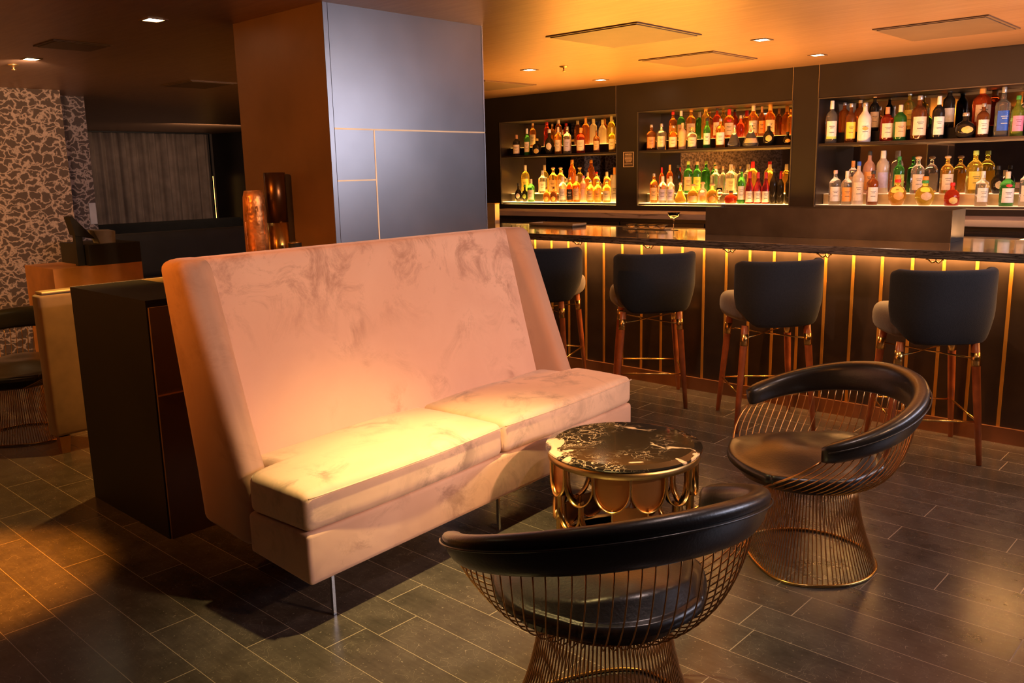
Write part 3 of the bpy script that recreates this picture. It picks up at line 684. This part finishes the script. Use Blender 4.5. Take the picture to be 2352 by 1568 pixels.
for (n, s, rw), lst in B.items():
    for i, (x, h, wd, kind, body, lab, cap, desc) in enumerate(lst):
        wd *= 1.10
        # keep neighbours apart
        if i and x-wd/2 < lst[i-1][0]+lst[i-1][2]/2: wd = max(.045, 2*(x-lst[i-1][0]-lst[i-1][2]/2)-.001)
        lst[i] = (x, h, wd, kind, body, lab, cap, desc)
        y = 7.275 if rw == 'front' else 7.42
        y += (0 if wd < .13 or rw == 'back' else -.006)
        bottle(x, y, BASEZ[(s, rw)], h, wd, kind, body, lab, cap, desc, '%s from left, %s row, %s shelf, %s display' % (ORD[i], rw, s, n), '%s row on the %s shelf, %s display' % (rw, s, n))
t = thing('wine_glass', 'thin clear stemmed glass among the golden bottles of the middle display', 'glass', (-4.062, 7.232, 1.1755))
obj('foot', lathe([(.030, 0), (.030, .002), (.004, .005)], 18), 'glass_clear', t, True); obj('stem', tube([(0, 0, .005), (0, 0, .06)], .003, 8), 'glass_clear', t, True)
obj('bowl', lathe([(.004, .06), (.026, .075), (.032, .10), (.026, .145), (.0245, .145), (.030, .10), (.024, .077), (.002, .063)], 20), 'glass_clear', t, True)

# ------------------------------------------------------------------ ceiling fittings
def vent(x0, x1, y0, y1, lab):
    cx_, cy_ = (x0+x1)/2, (y0+y1)/2; a, b_ = (x1-x0)/2, (y1-y0)/2
    t = thing('ceiling_vent', lab, 'vent', (cx_, cy_, CEIL), 0, 'square ceiling vents')
    obj('face_plate', bbox(-a+.02, a-.02, -b_+.02, b_-.02, -.012, -.0005, .003), 'vent_face', t)
    obj('frame', join(box(-a, a, -b_, -b_+.018, -.007, -.0005), box(-a, a, b_-.018, b_, -.007, -.0005), box(-a, -a+.018, -b_+.018, b_-.018, -.007, -.0005), box(a-.018, a, -b_+.018, b_-.018, -.007, -.0005)), 'vent_face', t)
vent(-3.61, -2.93, 4.25, 4.955, 'largest square brown vent in the ceiling, right of the steel column')
vent(-3.91, -3.27, 5.69, 6.355, 'square brown vent in the ceiling above the middle bottle display')
vent(-2.13, -1.48, 5.615, 6.335, 'pale edged square ceiling vent at the upper right corner')
vent(-6.25, -5.60, 5.75, 6.45, 'brown ceiling vent half hidden behind the column edge')
vent(-5.85, -5.52, 2.07, 2.41, 'small dark ceiling vent left of the bright downlight')
vent(-7.60, -7.05, 3.70, 4.13, 'dark ceiling vent above the distant curtain')
def downlight(x, y, lab, e=0, colr=WARM, tgt=None, cone=75, blend=.7, rad=.03, vis=True):
    t = thing('downlight', lab, 'ceiling light', (x, y, CEIL), 0, 'recessed square downlights')
    obj('trim', join(box(-.055, .055, -.055, -.042, -.005, -.0005), box(-.055, .055, .042, .055, -.005, -.0005), box(-.055, -.042, -.042, .042, -.005, -.0005), box(.042, .055, -.042, .042, -.005, -.0005)), 'vent_face', t)
    obj('lens', box(-.038, .038, -.038, .038, -.003, -.0005), 'downlight_lens', t)
    if e:
        tg = tgt or (x, y, 0)
        l = lamp('spot', 'SPOT', (0, 0, -.02), e, colr, parent=t, spot_size=math.radians(cone), spot_blend=blend, shadow_soft_size=rad)
        l.rotation_euler = (Vector(tg)-Vector((x, y, CEIL-.02))).to_track_quat('-Z', 'Y').to_euler()
AMBS = (1.0, .42, .08)
downlight(-4.555, 2.215, 'bright downlight left of the column, nearest the sofa', 170, (1, .48, .09), (-5.2, 1.6, .2), cone=85)
downlight(-6.471, 2.269, 'bright downlight above the patterned wall', 48, (1, .62, .42), (-8.5, 2.4, 1.0), 120)
downlight(-4.841, 5.491, 'small downlight beside the sprinkler over the bar', 14, AMBS)
downlight(-4.963, 6.62, 'small downlight over the left bottle display', 12, AMBS)
downlight(-2.791, 5.477, 'downlight above the steel trough', 16, (1, .6, .25))
downlight(-2.883, 6.555, 'downlight near the wall between middle and right displays', 12, (1, .6, .25))
downlight(-2.06, 2.02, 'downlight above the front of the sofa', 400, (1, .70, .24), (-2.05, 2.04, .0), 62, 1.0, .03)
downlight(-.75, 2.3, 'downlight above the lounge chairs', 34, (.95, .68, .62), (-.9, 2.4, 0), 110, .8)
downlight(-3.75, .45, 'added spot for the orange patch on the floor left of the sofa', 1000, (1, .30, .02), (-3.66, .74, 0), 30, .7)  # added unseen lamp, its pool stands in for an orange floor reflection
downlight(-3.35, .15, 'added amber spot facing the brown side of the column', 200, (1, .27, .02), (-3.75, 2.5, 1.3), 86, .8)  # no fitting known here; added to turn the column side orange
downlight(-.75, 3.9, 'downlight over the floor before the bar stools', 26, (1, .50, .25), cone=110)
downlight(1.15, 2.7, 'added peach fill spot right of the lounge chairs', 780, (1, .53, .265), (-2.8, 2.5, .95), 46, .9, .10)  # unseen fill light, added to brighten the settee front
downlight(-2.3, 3.45, 'added fill spot in front of the bar', 42, (1, .62, .40), (-2.4, 4.9, .9), 110, .8)  # added out of view to light the marble edge of the bar
for x, y, lab in ((-4.516, 5.537, 'small brass sprinkler head in the ceiling over the bar'), (-6.848, 2.277, 'small sprinkler head at the far left of the ceiling')):
    t = thing('sprinkler_head', lab, 'sprinkler', (x, y, CEIL), 0, 'ceiling sprinklers')
    obj('escutcheon', lathe([(.036, -.0005), (.036, -.004), (.02, -.012), (.012, -.014)], 20), 'brass_satin', t, True)
    obj('deflector', join(tube([(0, 0, -.014), (0, 0, -.035)], .007, 8), lathe([(.016, -.038), (.016, -.035)], 12)), 'brass_satin', t, True)

# ------------------------------------------------------------------ sofa
sofa = thing('settee', 'high-backed winged settee in brushed pinkish beige velvet before the steel column', 'sofa', (-2.305, 1.475, 0), math.radians(93.4))
# local x runs along the seat (left to right), local y from front to back
SL, SD = 2.02, .80
def zbot(v): return .16+.105*max(0, v)
def rear(z): return .665+(z-.23)*.135
def warp_base(p):
    v = (p.y+SD/2)/SD*.62; zz = (p.z+.0925)/.185
    ins = .105*ss(.338, .350, v); k = 1-2*ins/SL
    return (p.x*k+SL/2, v, zbot(v)+(.345-zbot(v))*zz)
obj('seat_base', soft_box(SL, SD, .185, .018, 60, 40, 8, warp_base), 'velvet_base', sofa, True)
def seat_cushion(side):
    W, D, Hh = 1.008, .50, .135
    def fn(p):
        v = p.y+D/2; uu = (p.x+W/2)/W
        if side < 0: uu = 1-uu
        umin = .115*ss(.31, .335, v)
        a = umin+(W-umin)*uu
        if side > 0: xx = a
        else: xx = SL-a
        crown = .028*math.sin(PI*min(1, max(0, uu)))**.5*math.sin(PI*min(1, max(0, v/D)))**.6 if p.z > 0 else 0
        fr = -.018*math.sin(PI*min(1, max(0, uu)))*(1-ss(0, .12, v))
        wr = .0025*math.sin(9*a+3*v)*(1 if p.z > 0 else 0)
        return (xx, v+fr, .4135+p.z+crown+wr)
    d = soft_box(W, D, Hh, .030, 44, 34, 10, fn)
    if side < 0: d = (d[0], [tuple(reversed(q)) for q in d[1]])
    return d
for side in (1, -1):
    cu = obj('seat_cushion', seat_cushion(side), 'velvet_seat', sofa, True)
    cu['label'] = 'left seat cushion lit yellow' if side > 0 else 'right seat cushion'
    y0 = -.001
    a0, a1 = (.012, .998) if side > 0 else (SL-.998, SL-.012)
    pts = [(a0+(a1-a0)*i/24, -.003-.017*math.sin(PI*i/24), .468) for i in range(25)]
    obj('piping', tube(pts, .0032, 6), 'velvet_seat', cu, True)
def vback_in(z): return .475+(z-.45)*(.685-.475)/.76
def back_fn(p):
    z = p.z+.782; s = (p.x)/(SL/2-.1)
    front = vback_in(z); rear_ = rear(z)-.004
    tt = (p.y+.1)/.2
    puff = .012*(1-s*s)*(1 if p.y < 0 else 0)
    return (p.x+SL/2, front+(rear_-front)*tt-puff, z)
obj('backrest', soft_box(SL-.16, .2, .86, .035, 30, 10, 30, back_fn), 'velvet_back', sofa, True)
def wing(side):
    T = .115
    def fn(p):
        zn = (p.z+.5)/1.0; tt = (p.y+.1)/.2
        z0_ = zbot(.335+.32*tt); z = z0_+(1.215-z0_)*zn
        vf = .335+max(0, z-.43)*(.64-.335)/.785
        v_ = vf+(rear(z)-vf)*tt
        a = (p.x+T/2)/T    # 0 outer 1 inner
        thick = T+.07*ss(0, .6, tt)
        uu = a*thick
        return (uu if side > 0 else SL-uu, v_, z)
    d = soft_box(T, .2, 1.0, .040, 12, 18, 40, fn)
    if side < 0: d = (d[0], [tuple(reversed(q)) for q in d[1]])
    return d
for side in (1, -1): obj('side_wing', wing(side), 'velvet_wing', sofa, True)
for xx, yy in ((.118, .040), (SL-.118, .040), (.34, .56), (SL-.34, .56), (SL/2, .040), (SL/2, .56)):
    obj('leg', tube([(xx, yy, .001), (xx, yy, zbot(yy)-.001)], .0085, 4), 'chrome', sofa)

# ------------------------------------------------------------------ wire lounge chairs
def rail_pts(ph, Rw=.415, Rb=.353, top=True):
    phm = math.radians(111); s = (1-math.cos(ph))/(1-math.cos(phm))
    z = .748+(.590-.748)*s; hb = .128+(.075-.128)*s
    return -Rb*math.cos(ph), -Rw*math.sin(ph), z, hb, s
def lounge_chair():
    t = thing('lounge_chair', '', 'chair')
    phm = math.radians(111)
    # padded rail: section swept along the curve, local x = facing direction, y = left
    V, F = [], []; n, k = 18, 73
    for i in range(k):
        tt = -1+2*i/(k-1); ph = tt*phm; x, y, z, hb, s = rail_pts(ph)
        # outward normal in plan
        nx, ny = -math.cos(ph)/.353, -math.sin(ph)/.424; l_ = math.hypot(nx, ny); nx /= l_; ny /= l_
        e = 1.0; ed = (1-abs(tt))*(k-1)/2
        if ed < 3: e = [.35, .78, .95, 1][int(ed+.01)]
        for j in range(n):
            a = 2*PI*j/n; ca, sa = math.cos(a), math.sin(a)
            # fat rolled top tapering to a thin skirt below
            hz = sa; wdt = .026+.010*ss(-.2, .9, hz)-.006*ss(.2, -1, hz)
            off = ca*wdt*e*(abs(ca)**-.15 if abs(ca) > .05 else 1)
            zz = z-hb/2-.004+(hb/2)*hz*(abs(sa)**-.2 if abs(sa) > .05 else 1)*(.6+.4*e)
            lean = -.018*(1-hz)*.5    # foot of the band tucks inwards
            V.append((x+nx*(off+lean), y+ny*(off+lean), zz))
    for i in range(k-1):
        for j in range(n): F.append((i*n+j, i*n+(j+1) % n, (i+1)*n+(j+1) % n, (i+1)*n+j))
    F.append(tuple(range(n-1, -1, -1))); F.append(tuple(range((k-1)*n, k*n)))
    F = [tuple(reversed(q)) for q in F]
    rl = obj('arm_rail', (V, F), 'leather', t, True)
    # stitched seam on the outside of the rail
    pts = []
    for i in range(60):
        ph = (-1+2*i/59)*phm*.97; x, y, z, hb, s = rail_pts(ph); nx, ny = -math.cos(ph)/.353, -math.sin(ph)/.424; l_ = math.hypot(nx, ny)
        pts.append((x+nx/l_*.030, y+ny/l_*.030, z-.040+.012*s))
    obj('seam', tube(pts, .0028, 6), 'leather', rl, True)
    # seat bucket
    def seat_fn(p):
        x, y, z = p.x/.28, p.y/.28, p.z/.08
        rr = math.hypot(x, y); q = max(abs(x), abs(y))
        kx = q/rr if rr > 1e-6 else 1
        m_ = .25*1+.75*kx
        X, Y = x*m_*.272, y*m_*.280*(1-.20*ss(.1, 1, -x))
        R_ = math.hypot(x*m_, y*m_)
        if z > 0: Z = .445+.028*(1-min(1, R_)**2)-.03*ss(.25, .95, R_)-.012*math.exp(-((X+.02)**2+Y*Y)/.01)+z*.012+.040*ss(.1, .9, -X/.28)
        else: Z = .395-.078*max(0, 1-min(1, R_)**3)**.5
        Z = Z if abs(z) > .98 else (.39+(.445-.03+.012-.39)*(z+1)/2 if R_ > .9 else Z)
        bul = 1+.08*(1-z*z)
        return (X*bul+.022, Y*bul, Z)
    obj('seat', soft_box(.56, .56, .16, .03, 22, 22, 6, seat_fn), 'leather', t, True)
    # rings
    def dring(R, flat, z, n_=64):
        o = []
        for i in range(n_):
            a = 2*PI*i/n_; x, y = R*math.cos(a), R*math.sin(a)
            if x > 0: x = flat*math.tanh(x/flat*1.15)/math.tanh(R/flat*1.15)*1.0 if flat < R else x
            o.append((x, y*1.02, z))
        return o
    RB, FL, RW, ZW = .252, .215, .168, .325
    obj('floor_ring', tube(dring(RB, FL, .006), .0055, 8, True), 'brass', t, True)
    obj('waist_ring', tube(dring(RW, .15, ZW), .003, 6, True), 'copper_wire', t, True)
    wires = []
    lo, hi = dring(RB, FL, .006, 104), dring(RW, .15, ZW, 104)
    for a, b_ in zip(lo, hi):
        pts = []
        for q in range(7):
            s = q/6; c = -.014*math.sin(PI*s)
            x = a[0]+(b_[0]-a[0])*s; y = a[1]+(b_[1]-a[1])*s; l_ = math.hypot(x, y) or 1
            pts.append((x+x/l_*c, y+y/l_*c, a[2]+(b_[2]-a[2])*s))
        wires.append(tube(pts, .0021, 5))
    o = obj('base_wires', join(*wires), 'copper_wire', t, True)
    # basket wires from the waist up to the rail
    wires = []; nw = 48
    for i in range(nw):
        tt = -1+2*i/(nw-1); ph = tt*phm; x, y, z, hb, s = rail_pts(ph)
        x *= .965; y *= .965; zt = z-hb+.006
        pa = tt*math.radians(158); bx, by = -.150*math.cos(pa), -.160*math.sin(pa)
        if bx > 0: bx = min(bx, .14)
        pts = []
        for q in range(11):
            v_ = q/10
            # bezier: out along the seat underside, then up
            c1 = (bx*1.75+(x-bx)*.15+.07*s**3, by*1.75+(y-by)*.10, ZW+.015); c2 = (x*.95+.09*s**3, y*.95, ZW+.12)
            B0, B1, B2, B3 = (1-v_)**3, 3*v_*(1-v_)**2, 3*v_*v_*(1-v_), v_**3
            pts.append(tuple(B0*(bx, by, ZW)[c]+B1*c1[c]+B2*c2[c]+B3*(x, y, zt)[c] for c in range(3)))
        wires.append(tube(pts, .0021 if 0 < i < nw-1 else .0042, 5))
    obj('basket_wires', join(*wires), 'copper_wire', t, True)
    return t
c0 = lounge_chair()
for i, (x, y, a, lab) in enumerate(((-1.286, 1.735, 154.3, 'black leather wire lounge chair nearest the viewer, seen from behind'), (-1.305, 3.07, 225.7, 'black leather wire lounge chair right of the marble table, its seat facing left'),
        (-5.58, 1.66, -40, 'wire lounge chair cut off at the far left edge of the picture'))):
    o = c0 if i == 0 else copy_tree(c0)
    o.location = (x, y, 0); o.rotation_euler = (0, 0, math.radians(a)); o['label'] = lab; o['group'] = 'wire lounge chairs'

# ------------------------------------------------------------------ marble side table with brass scales
tb = thing('side_table', 'round low table with black veined marble top on brass scale rings', 'table', (-1.94, 2.735, 0), math.radians(20))
TR, TZ = .315, .425
obj('marble_top', lathe([(TR-.035, TZ-.022), (TR-.004, TZ-.020), (TR, TZ-.014), (TR-.002, TZ-.008), (TR-.034, TZ), (.0, TZ)], 72), 'table_marble', tb, False)
obj('rim_band', lathe([(TR-.010, TZ-.052), (TR-.009, TZ-.0225), (TR-.013, TZ-.0225), (TR-.014, TZ-.052)], 72), 'brass_satin', tb, True)
obj('floor_band', lathe([(.262, .001), (.262, .012), (.256, .012), (.256, .001)], 64), 'brass_satin', tb, True)
random.seed(11)
NS = 13
for row in range(3):
    ztop = [TZ-.053, .250, .125][row]; hh = [.135, .135, .112][row]; R0 = [.300, .288, .276][row]
    for i in range(NS):
        a0 = 2*PI*(i+.5*(row % 2))/NS; hw = .0715 if row < 2 else .066
        V, F = [], []; npt = 25; dep = .030
        for q in range(npt):
            th = PI*q/(npt-1); lx = -hw*math.cos(th); st = math.sin(th)
            lz = ztop-.045-(hh-.045)*st if 0 < q < npt-1 else ztop
            if q in (0, npt-1): lx = math.copysign(hw, lx)
            for rr_, th_ in ((R0, 0), (R0-dep, 0)):
                ang = a0+lx/R0; V.append((rr_*math.cos(ang), rr_*math.sin(ang), lz))
            for rr_ in (R0, R0-dep):      # inner skin of the strip, a little inwards
                fx = .0035; ang = a0+(lx-math.copysign(fx, lx)*abs(math.cos(th)))/R0
                V.append((rr_*math.cos(ang), rr_*math.sin(ang), lz+.0035*st))
        for q in range(npt-1):
            b_ = q*4; c_ = b_+4
            F += [(b_, c_, c_+1, b_+1), (b_+2, b_+3, c_+3, c_+2), (b_, b_+2, c_+2, c_), (b_+1, c_+1, c_+3, b_+3)]
        sc = obj('scale_ring', (V, F), 'brass', tb, True)
        if (row*NS+i) % 3 != 0 and random.random() < .62:
            V, F = [], []
            for q in range(npt):
                th = PI*q/(npt-1); lx = -hw*.96*math.cos(th); lz = ztop-.045-(hh-.049)*math.sin(th)
                ang = a0+lx/R0; V.append(((R0-.020)*math.cos(ang), (R0-.020)*math.sin(ang), lz)); V.append(((R0-.020)*math.cos(ang), (R0-.020)*math.sin(ang), ztop))
                V.append(((R0-.023)*math.cos(ang), (R0-.023)*math.sin(ang), lz)); V.append(((R0-.023)*math.cos(ang), (R0-.023)*math.sin(ang), ztop))
            for q in range(npt-1):
                b_ = q*4; c_ = b_+4; F += [(b_, c_, c_+1, b_+1), (b_+2, b_+3, c_+3, c_+2), (b_, b_+2, c_+2, c_)]
            obj('copper_infill', (V, F), 'copper', sc)

# ------------------------------------------------------------------ bar stools
def stool():
    t = thing('bar_stool', '', 'stool')
    # local x = facing (towards the bar), y = left
    def sfn(p):
        x, y = p.x/.26, p.y/.245; rr = math.hypot(x, y); q = max(abs(x), abs(y)); m_ = .45+.55*(q/rr if rr > 1e-6 else 1)
        z = p.z+.70+(.018*(1-min(1, rr)**2) if p.z > 0 else 0)
        return (x*m_*.275+.05, y*m_*.255, z)
    obj('seat', soft_box(.52, .49, .13, .05, 16, 16, 8, sfn), 'stool_seat_fabric', t, True)
    LEN_, HH, TH = 2*1.22, .375, .055
    def bfn(p):
        psi = p.x; z = p.z+HH/2; s = z/HH
        R = .222+.026*math.sin(min(1, s*2.2)*PI/2); o = p.y
        c, sn = math.cos(psi), math.sin(psi); k_ = (abs(c)**2.9+abs(sn)**2.9)**(-1/2.9)
        zz = .612+z
        corner = ss(.86, 1.0, abs(psi)/1.22)
        zz = zz-.014*corner*ss(.6, 1, s)+.085*ss(.55, 1.0, abs(psi)/1.22)*max(0, 1-s*1.4)
        rr = R*k_+o
        return (-rr*c*1.02+.0, rr*sn*1.0, zz)
    d = soft_box(LEN_, TH, HH, .024, 44, 6, 14, bfn)
    bk = obj('backrest', d, 'stool_fabric', t, True); bk.rotation_euler = (0, 0, math.radians(13)); t.children[0].rotation_euler = (0, 0, math.radians(13))
    for sx in (-1, 1):
        for sy in (-1, 1):
            fx, fy, tx, ty = sx*.244, sy*.222, sx*.190, sy*.172
            P = lambda z: (fx+(tx-fx)*z/.64, fy+(ty-fy)*z/.64, z)
            lg = obj('leg', tube([P(.002), P(.3), P(.5), P(.64 if sx > 0 else .618)], [.0125, .0185, .0205, .0205], 14), 'wood_leg', t, True)
            obj('ferrule', tube([P(.505), P(.572)], [.0222, .0222], 14), 'brass', lg, True)
    P = lambda sx, sy, z: (sx*(.244-.054*z/.64), sy*(.222-.050*z/.64), z)
    zf = .222
    for a, b_ in (((-1, -1), (-1, 1)), ((1, -1), (1, 1)), ((-1, -1), (1, -1)), ((-1, 1), (1, 1))):
        obj('footrest_bar', tube([P(*a, zf), P(*b_, zf)], .0055, 8), 'brass', t, True)
    obj('cross_brace', tube([P(-1, -1, .54), P(1, 1, .54)], .0045, 8), 'brass', t, True)
    obj('cross_brace', tube([P(-1, 1, .546), P(1, -1, .546)], .0045, 8), 'brass', t, True)
    return t
s0 = stool()
for i, (x, y, a, lab) in enumerate(((-3.985, 4.66, 112, 'dark bar stool nearest the column, partly hidden by the settee wing'), (-3.126, 4.69, 127.4, 'dark bar stool second from the column, just right of the settee wing'),
        (-2.294, 4.68, 131.5, 'dark bar stool in front of the steel trough, behind the lounge chair arm'), (-1.41, 4.71, 121.4, 'rightmost fully visible dark bar stool with its seat turned left'),
        (-4.86, 4.62, 112, 'farthest dark bar stool, only its top corner showing past the settee'), (-.55, 4.72, 118, 'bar stool cut off by the right edge of the picture'))):
    o = s0 if i == 0 else copy_tree(s0)
    o.location = (x, y, 0); o.rotation_euler = (0, 0, math.radians(a)); o['label'] = lab; o['group'] = 'dark upholstered bar stools'

# ------------------------------------------------------------------ partition behind the settee
pt = thing('partition', 'low dark partition wall with brass edging behind the settee', 'partition', (-3.8, 2.05, 0))
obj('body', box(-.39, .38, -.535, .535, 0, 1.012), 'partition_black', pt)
obj('cap_dull_part', box(-.39, .38, -.535, -.20, 1.0122, 1.024), 'partition_black', pt)  # one even top; this stretch is coloured dark where no reflection falls
obj('cap_glint_part', box(-.39, .38, -.1995, .535, 1.0122, 1.024), 'brass_satin', pt)  # same top, bright reflection put in as a brass stretch
obj('brass_edge', box(-.394, -.3905, -.535, .535, .99, 1.0255), 'brass', pt)
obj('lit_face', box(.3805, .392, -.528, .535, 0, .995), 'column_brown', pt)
obj('brass_joint', box(.3925, .394, -.528, .535, .625, .632), 'brass', pt)
# metal vases on the partition
def vase(x, y, z, lab, prof, m, nm='vase', bands=None, n=28):
    t = thing(nm, lab, 'vase', (x, y, z), 0, 'copper vases on the partition')
    obj('vessel', lathe(prof, n), m, t, True)
    return t
random.seed(5)
V = vase(-4.0, 2.385, 1.0245, 'carved rough copper cylinder vase, leftmost on the partition', [(.050, 0), (.058, .004), (.058, .30), (.054, .38), (.045, .413), (.040, .413), (.045, .36), (.048, .02)], 'carved_copper')
for k_ in range(26): obj('carved_rib', box(-.0628, -.052, -.010, .010, .012+k_*.0155, .021+k_*.0155), 'carved_copper', V)
for k_ in range(16):
    a = random.uniform(-1.6, .4); z_ = random.uniform(.03, .33); obj('carved_mark', xf(box(.0565, .061, -.0035, .0035, z_, z_+random.uniform(.03, .09)), Matrix.Rotation(a, 4, 'Z')), 'carved_copper', V)
V = vase(-4.0, 2.515, 1.0245, 'tall smooth dark bronze tube vase with polished brass foot', [(.052, 0), (.0555, .003), (.0555, .2445)], 'brass')
V.children[0].name = 'brass_foot'
obj('bronze_tube', lathe([(.0550, .2447), (.0550, .500), (.050, .502), (.050, .26)], 32), 'dark_bronze' , V, True)
t = thing('glass_votive', 'small dark glass candle holder right of the bronze vase', 'candle holder', (-3.83, 2.50, 1.0245))
obj('cup', lathe([(.030, 0), (.034, .004), (.034, .145), (.031, .145), (.031, .012)], 24), 'near_black', t, True); obj('rim', tube([(.0325*math.cos(a*PI/12), .0325*math.sin(a*PI/12), .146) for a in range(24)], .0018, 6, True), 'brass', t, True)

# ------------------------------------------------------------------ left background
# upholstered screen end with copper foot
t = thing('bench_end', 'narrow brown velvet bench end with pale top and copper foot at left', 'bench', (-5.06, 1.80, 0))
obj('upholstery', soft_box(.12, .32, .80, .02, 4, 8, 14, lambda p: (p.x, p.y, p.z+.502)), 'brown_velvet', t, True)
obj('top_cap', soft_box(.10, .28, .016, .006, 4, 6, 2, lambda p: (p.x, p.y, p.z+.911)), 'tan_panel', t, True)
obj('foot', tube([(.02, -.11, .001), (.02, -.11, .1)], [.030, .042], 4), 'copper', t)
# host stand: orange front, dark box, black screen, grey menu
t = thing('host_stand', 'orange-faced wooden stand with dark box top behind the partition', 'cabinet', (-6.42, 2.43, 0))
obj('front_board', box(-.266, .266, -.30, .303, 0, .929), 'orange_wood', t)
obj('dark_box', box(-.24, .262, -.055, .304, .9292, 1.072), 'near_black', t)
t = thing('point_of_sale_screen', 'thin black monitor seen edge-on standing on the stand', 'monitor', (-6.25, 2.35, .9295))
obj('stand_post', box(-.023, .023, -.026, .021, 0, .235), 'near_black', t)
obj('screen', ([(-.07, -.035, .342), (.035, -.035, .342), (.035, .10, .18), (-.07, .10, .18), (-.07, -.052, .333), (.035, -.052, .333), (.035, -.026, .21), (-.07, -.026, .21)], [(0, 1, 2, 3), (4, 7, 6, 5), (0, 4, 5, 1), (1, 5, 6, 2), (2, 6, 7, 3), (3, 7, 4, 0)]), 'near_black', t)
t = thing('menu_holder', 'grey folded card holder on the dark box', 'card holder', (-6.28, 2.53, 1.0725))
obj('card', ([(-.05, -.08, .096), (-.05, .064, .09), (.05, .070, .082), (.05, -.077, .091), (-.05, -.047, 0), (-.05, .058, 0), (.05, .064, 0), (.05, -.041, 0)], [(0, 1, 2, 3), (4, 7, 6, 5), (0, 4, 5, 1), (1, 5, 6, 2), (2, 6, 7, 3), (3, 7, 4, 0)]), 'grey_paper', t)
# dark banquette with tables far behind
t = thing('banquette', 'long black upholstered banquette beneath the distant curtain', 'bench', (-13.6, 5.75, 0))
obj('back_cushion', soft_box(.25, 4.6, .50, .06, 4, 20, 6, lambda p: (p.x-.4, p.y, p.z+.58)), 'black_velvet', t, True)
obj('seat_cushion', soft_box(.70, 4.6, .20, .05, 6, 20, 4, lambda p: (p.x+.10, p.y, p.z+.35)), 'black_velvet', t, True)
obj('plinth', box(-.3, .4, -2.25, 2.25, 0, .249), 'near_black', t)
t = thing('lounge_bench', 'low black bench across the dark room behind the settee', 'bench', (-7.4, 4.35, 0))
obj('back_cushion', soft_box(.22, 2.5, .40, .05, 4, 16, 5, lambda p: (p.x-.3, p.y, p.z+.84)), 'black_velvet', t, True)
obj('seat', soft_box(.70, 2.5, .34, .05, 5, 16, 4, lambda p: (p.x+.05, p.y, p.z+.30)), 'black_velvet', t, True)
obj('plinth', box(-.28, .36, -1.2, 1.2, 0, .129), 'near_black', t)
obj('rear_panel', box(-.42, -.415, -1.25, 1.25, 0, .95), 'near_black', t)
for i, (x, y, e) in enumerate(((-6.35, 3.14, 0), (-6.3, 3.29, 1), (-6.25, 3.43, 0))):
    t = thing('votive_candle', ['tiny unlit glass votive, leftmost on the dark table', 'glowing glass votive in the middle of the dark table', 'tiny glass votive, rightmost on the dark table'][i], 'candle', (x, y, .7605), 0, 'votives on the dark table')
    obj('cup', lathe([(.022, 0), (.03, .004), (.032, .05), (.028, .05), (.024, .012)], 16), 'glass_clear' if not e else 'candle', t, True)
    obj('wax', lathe([(.020, .006 if not e else .0505), (.020, .03 if not e else .052)], 12), 'p_cream', t)
t = thing('low_table', 'black table behind the settee holding small votives', 'table', (-6.3, 3.35, 0))
obj('top', bbox(-.35, .35, -.6, .5, .735, .76, .004), 'near_black', t); obj('pedestal', lathe([(.2, .001), (.2, .015), (.03, .03), (.03, .7345)], 20), 'black_metal', t, True)
# curtain
V, F = [], []; n = 160
for i in range(n+1):
    y = 5.2+(8.06-5.2)*i/n; dx = .045*math.sin(i*.62)+.03*math.sin(i*.27+1)+.012*math.sin(i*1.7)
    for z in (.02, .6, 1.2, 1.8, 2.295): V.append((-14.95+dx*(1-.25*z/2.3), y, z))
for i in range(n):
    for k_ in range(4): F.append((i*5+k_, i*5+k_+1, (i+1)*5+k_+1, (i+1)*5+k_))
t = thing('curtain', 'long brown pleated curtain hanging across the distant wall', 'curtain', (0, 0, 0))
o = obj('drape', (V, F), 'curtain_fabric', t, True)
md = o.modifiers.new('thickness', 'SOLIDIFY'); md.thickness = .006
obj('curtain_track', box(-15.0, -14.90, 5.15, 8.1, 2.297, 2.318), 'near_black', t)
t = thing('light_strip', 'thin vertical amber light strip at the right edge of the curtain', 'light', (-14.97, 8.12, 0))
obj('profile', box(-.02, .02, -.012, .0, .3, 2.30), 'near_black', t); obj('diffuser', box(.0205, .024, -.010, -.002, .3, 1.55), 'led_strip', t)
t = thing('light_switch', 'small white switch plate at the edge of the patterned wall', 'switch', (-9.0195, 3.575, 1.19))
obj('plate', box(.0, .008, -.045, .02, -.11, .10), 'white_plastic', t)
lamp('left_room_glow', 'AREA', (-6.6, .2, 1.9), 55, AMB, target=(-8.5, .9, 1.7), shape='RECTANGLE', size=1.2, size_y=.4)
lamp('curtain_glow', 'AREA', (-12.5, 7.0, 2.25), 17, (1, .6, .35), target=(-14.9, 7.0, 1.2), shape='RECTANGLE', size=1.5, size_y=.3)
